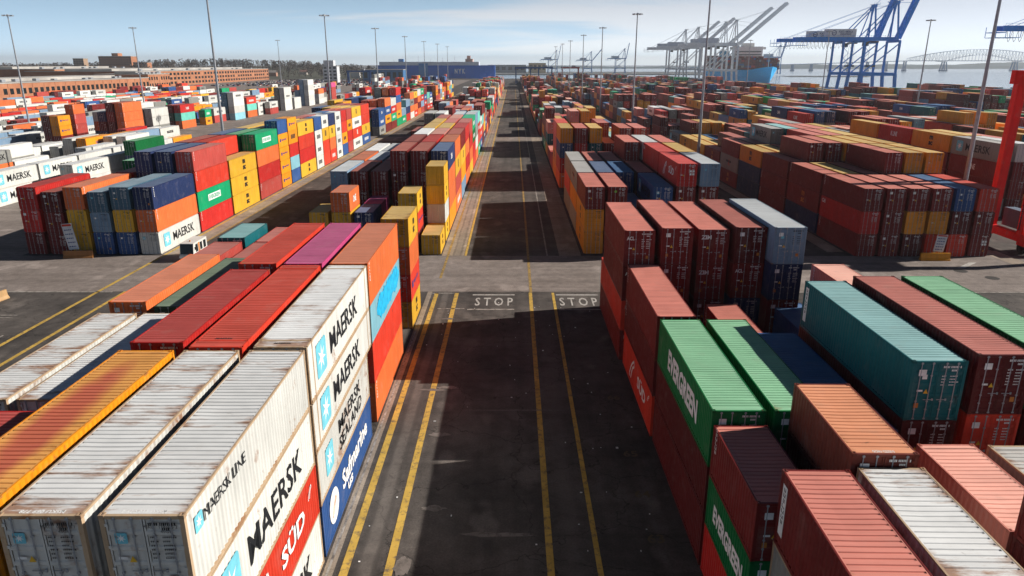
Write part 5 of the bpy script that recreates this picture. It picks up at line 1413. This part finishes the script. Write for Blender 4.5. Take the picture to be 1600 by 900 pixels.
# bare winter wood: trunks with limbs and thin twig sprays, one far-off mass
rw = random.Random(4)
m = MB()
def wood_tree(x, y, z, h):
    m.beam((x, y, z - 3), (x, y, z + h * 0.6), 0.5, None, False)
    n = 30
    for _ in range(n):
        a = rw.uniform(0, 2 * math.pi); rr = h * 0.34 * math.sqrt(rw.random()); zz = z + h * rw.uniform(0.28, 1.0); rr *= 1.15 - abs((zz - z) / h - 0.6)
        px, py = x + rr * math.cos(a), y + rr * math.sin(a); s = h * rw.uniform(0.05, 0.12); t_ = rw.uniform(0, math.pi)
        ux, uy = s * math.cos(t_), s * math.sin(t_)
        m.v.extend([(px - ux, py - uy, zz - s * .6), (px + ux, py + uy, zz - s * rw.uniform(-.2, .6)), (px + ux * .3, py + uy * .3, zz + s)]); k = len(m.v); m.f.append((k - 3, k - 2, k - 1))
def hillz(x, y): return max(0.0, 17 * min(1, (y - 1150) / 300)) * (0.75 + 0.25 * math.sin(x * 0.008)) 
for k in range(1500):
    x = rw.uniform(-1750, -190); y = rw.uniform(1170, 1560)
    if rw.random() < 0.5: y = rw.uniform(1420, 1560)
    if -800 < x < -690 and 1330 < y < 1420: continue
    zz = hillz(x, y) * (1.0 if x < -420 else max(0.1, (-190 - x) / 230)); wood_tree(x, y, zz, rw.uniform(9, 16))
TWIG = flat_mat('bare_twigs', (0.075, 0.058, 0.048), 0.95, 0, 0.5, 0.02)
kind(link('far_wood', m.mesh('far_wood', TWIG)), 'stuff')['label'] = 'bare brown winter wood along the left horizon'
m = MB()
for i in range(60):
    for j in range(10):
        def P_(a, b_): 
            x = -2600 + 2430 * a / 60; y = 1140 + 80 * b_
            return (x, y, hillz(x, min(y, 1560)) * (1.0 if x < -420 else max(0.0, (-190 - x) / 230)) + 0.05 - (0.5 if b_ == 0 else 0) - (20 if b_ == 10 else 0))
        m.quad(P_(i, j), P_(i + 1, j), P_(i + 1, j + 1), P_(i, j + 1))
kind(link('hill', m.mesh('hill', FAR_LAND)), 'structure')
# parked cars and trailers of the far lots, too many and small to count
rc_ = random.Random(8)
for k in range(900):
    x, y = rc_.uniform(-330, -95), rc_.uniform(790, 1120)
    cc = rc_.choice([(0.5, 0.5, 0.5), (0.03, 0.03, 0.035), (0.25, 0.25, 0.27), (0.3, 0.05, 0.04), (0.06, 0.1, 0.2), (0.55, 0.53, 0.5)])
    add_mass(x, x + 1.8, y, y + 4.3, 0.25, 0.95, cc, cc); add_mass(x + 0.15, x + 1.65, y + 1, y + 3.5, 0.95, 1.5, (0.02, 0.02, 0.025), cc)
finish_mass()

# ------------------------------------------------------------------ air
m = MB(); m.box(-12500, 12500, -700, 12500, -4.5, 125)
HZ = bpy.data.materials.new('haze'); HZ.use_nodes = True; ht = HZ.node_tree; ht.nodes.clear()
pv = ht.nodes.new('ShaderNodeVolumePrincipled'); pv.inputs['Color'].default_value = (0.90, 0.95, 1.0, 1); pv.inputs['Density'].default_value = 0.00010; pv.inputs['Anisotropy'].default_value = 0.25
ho = ht.nodes.new('ShaderNodeOutputMaterial'); ht.links.new(pv.outputs[0], ho.inputs['Volume'])
kind(link('haze', m.mesh('haze', HZ)), 'stuff')
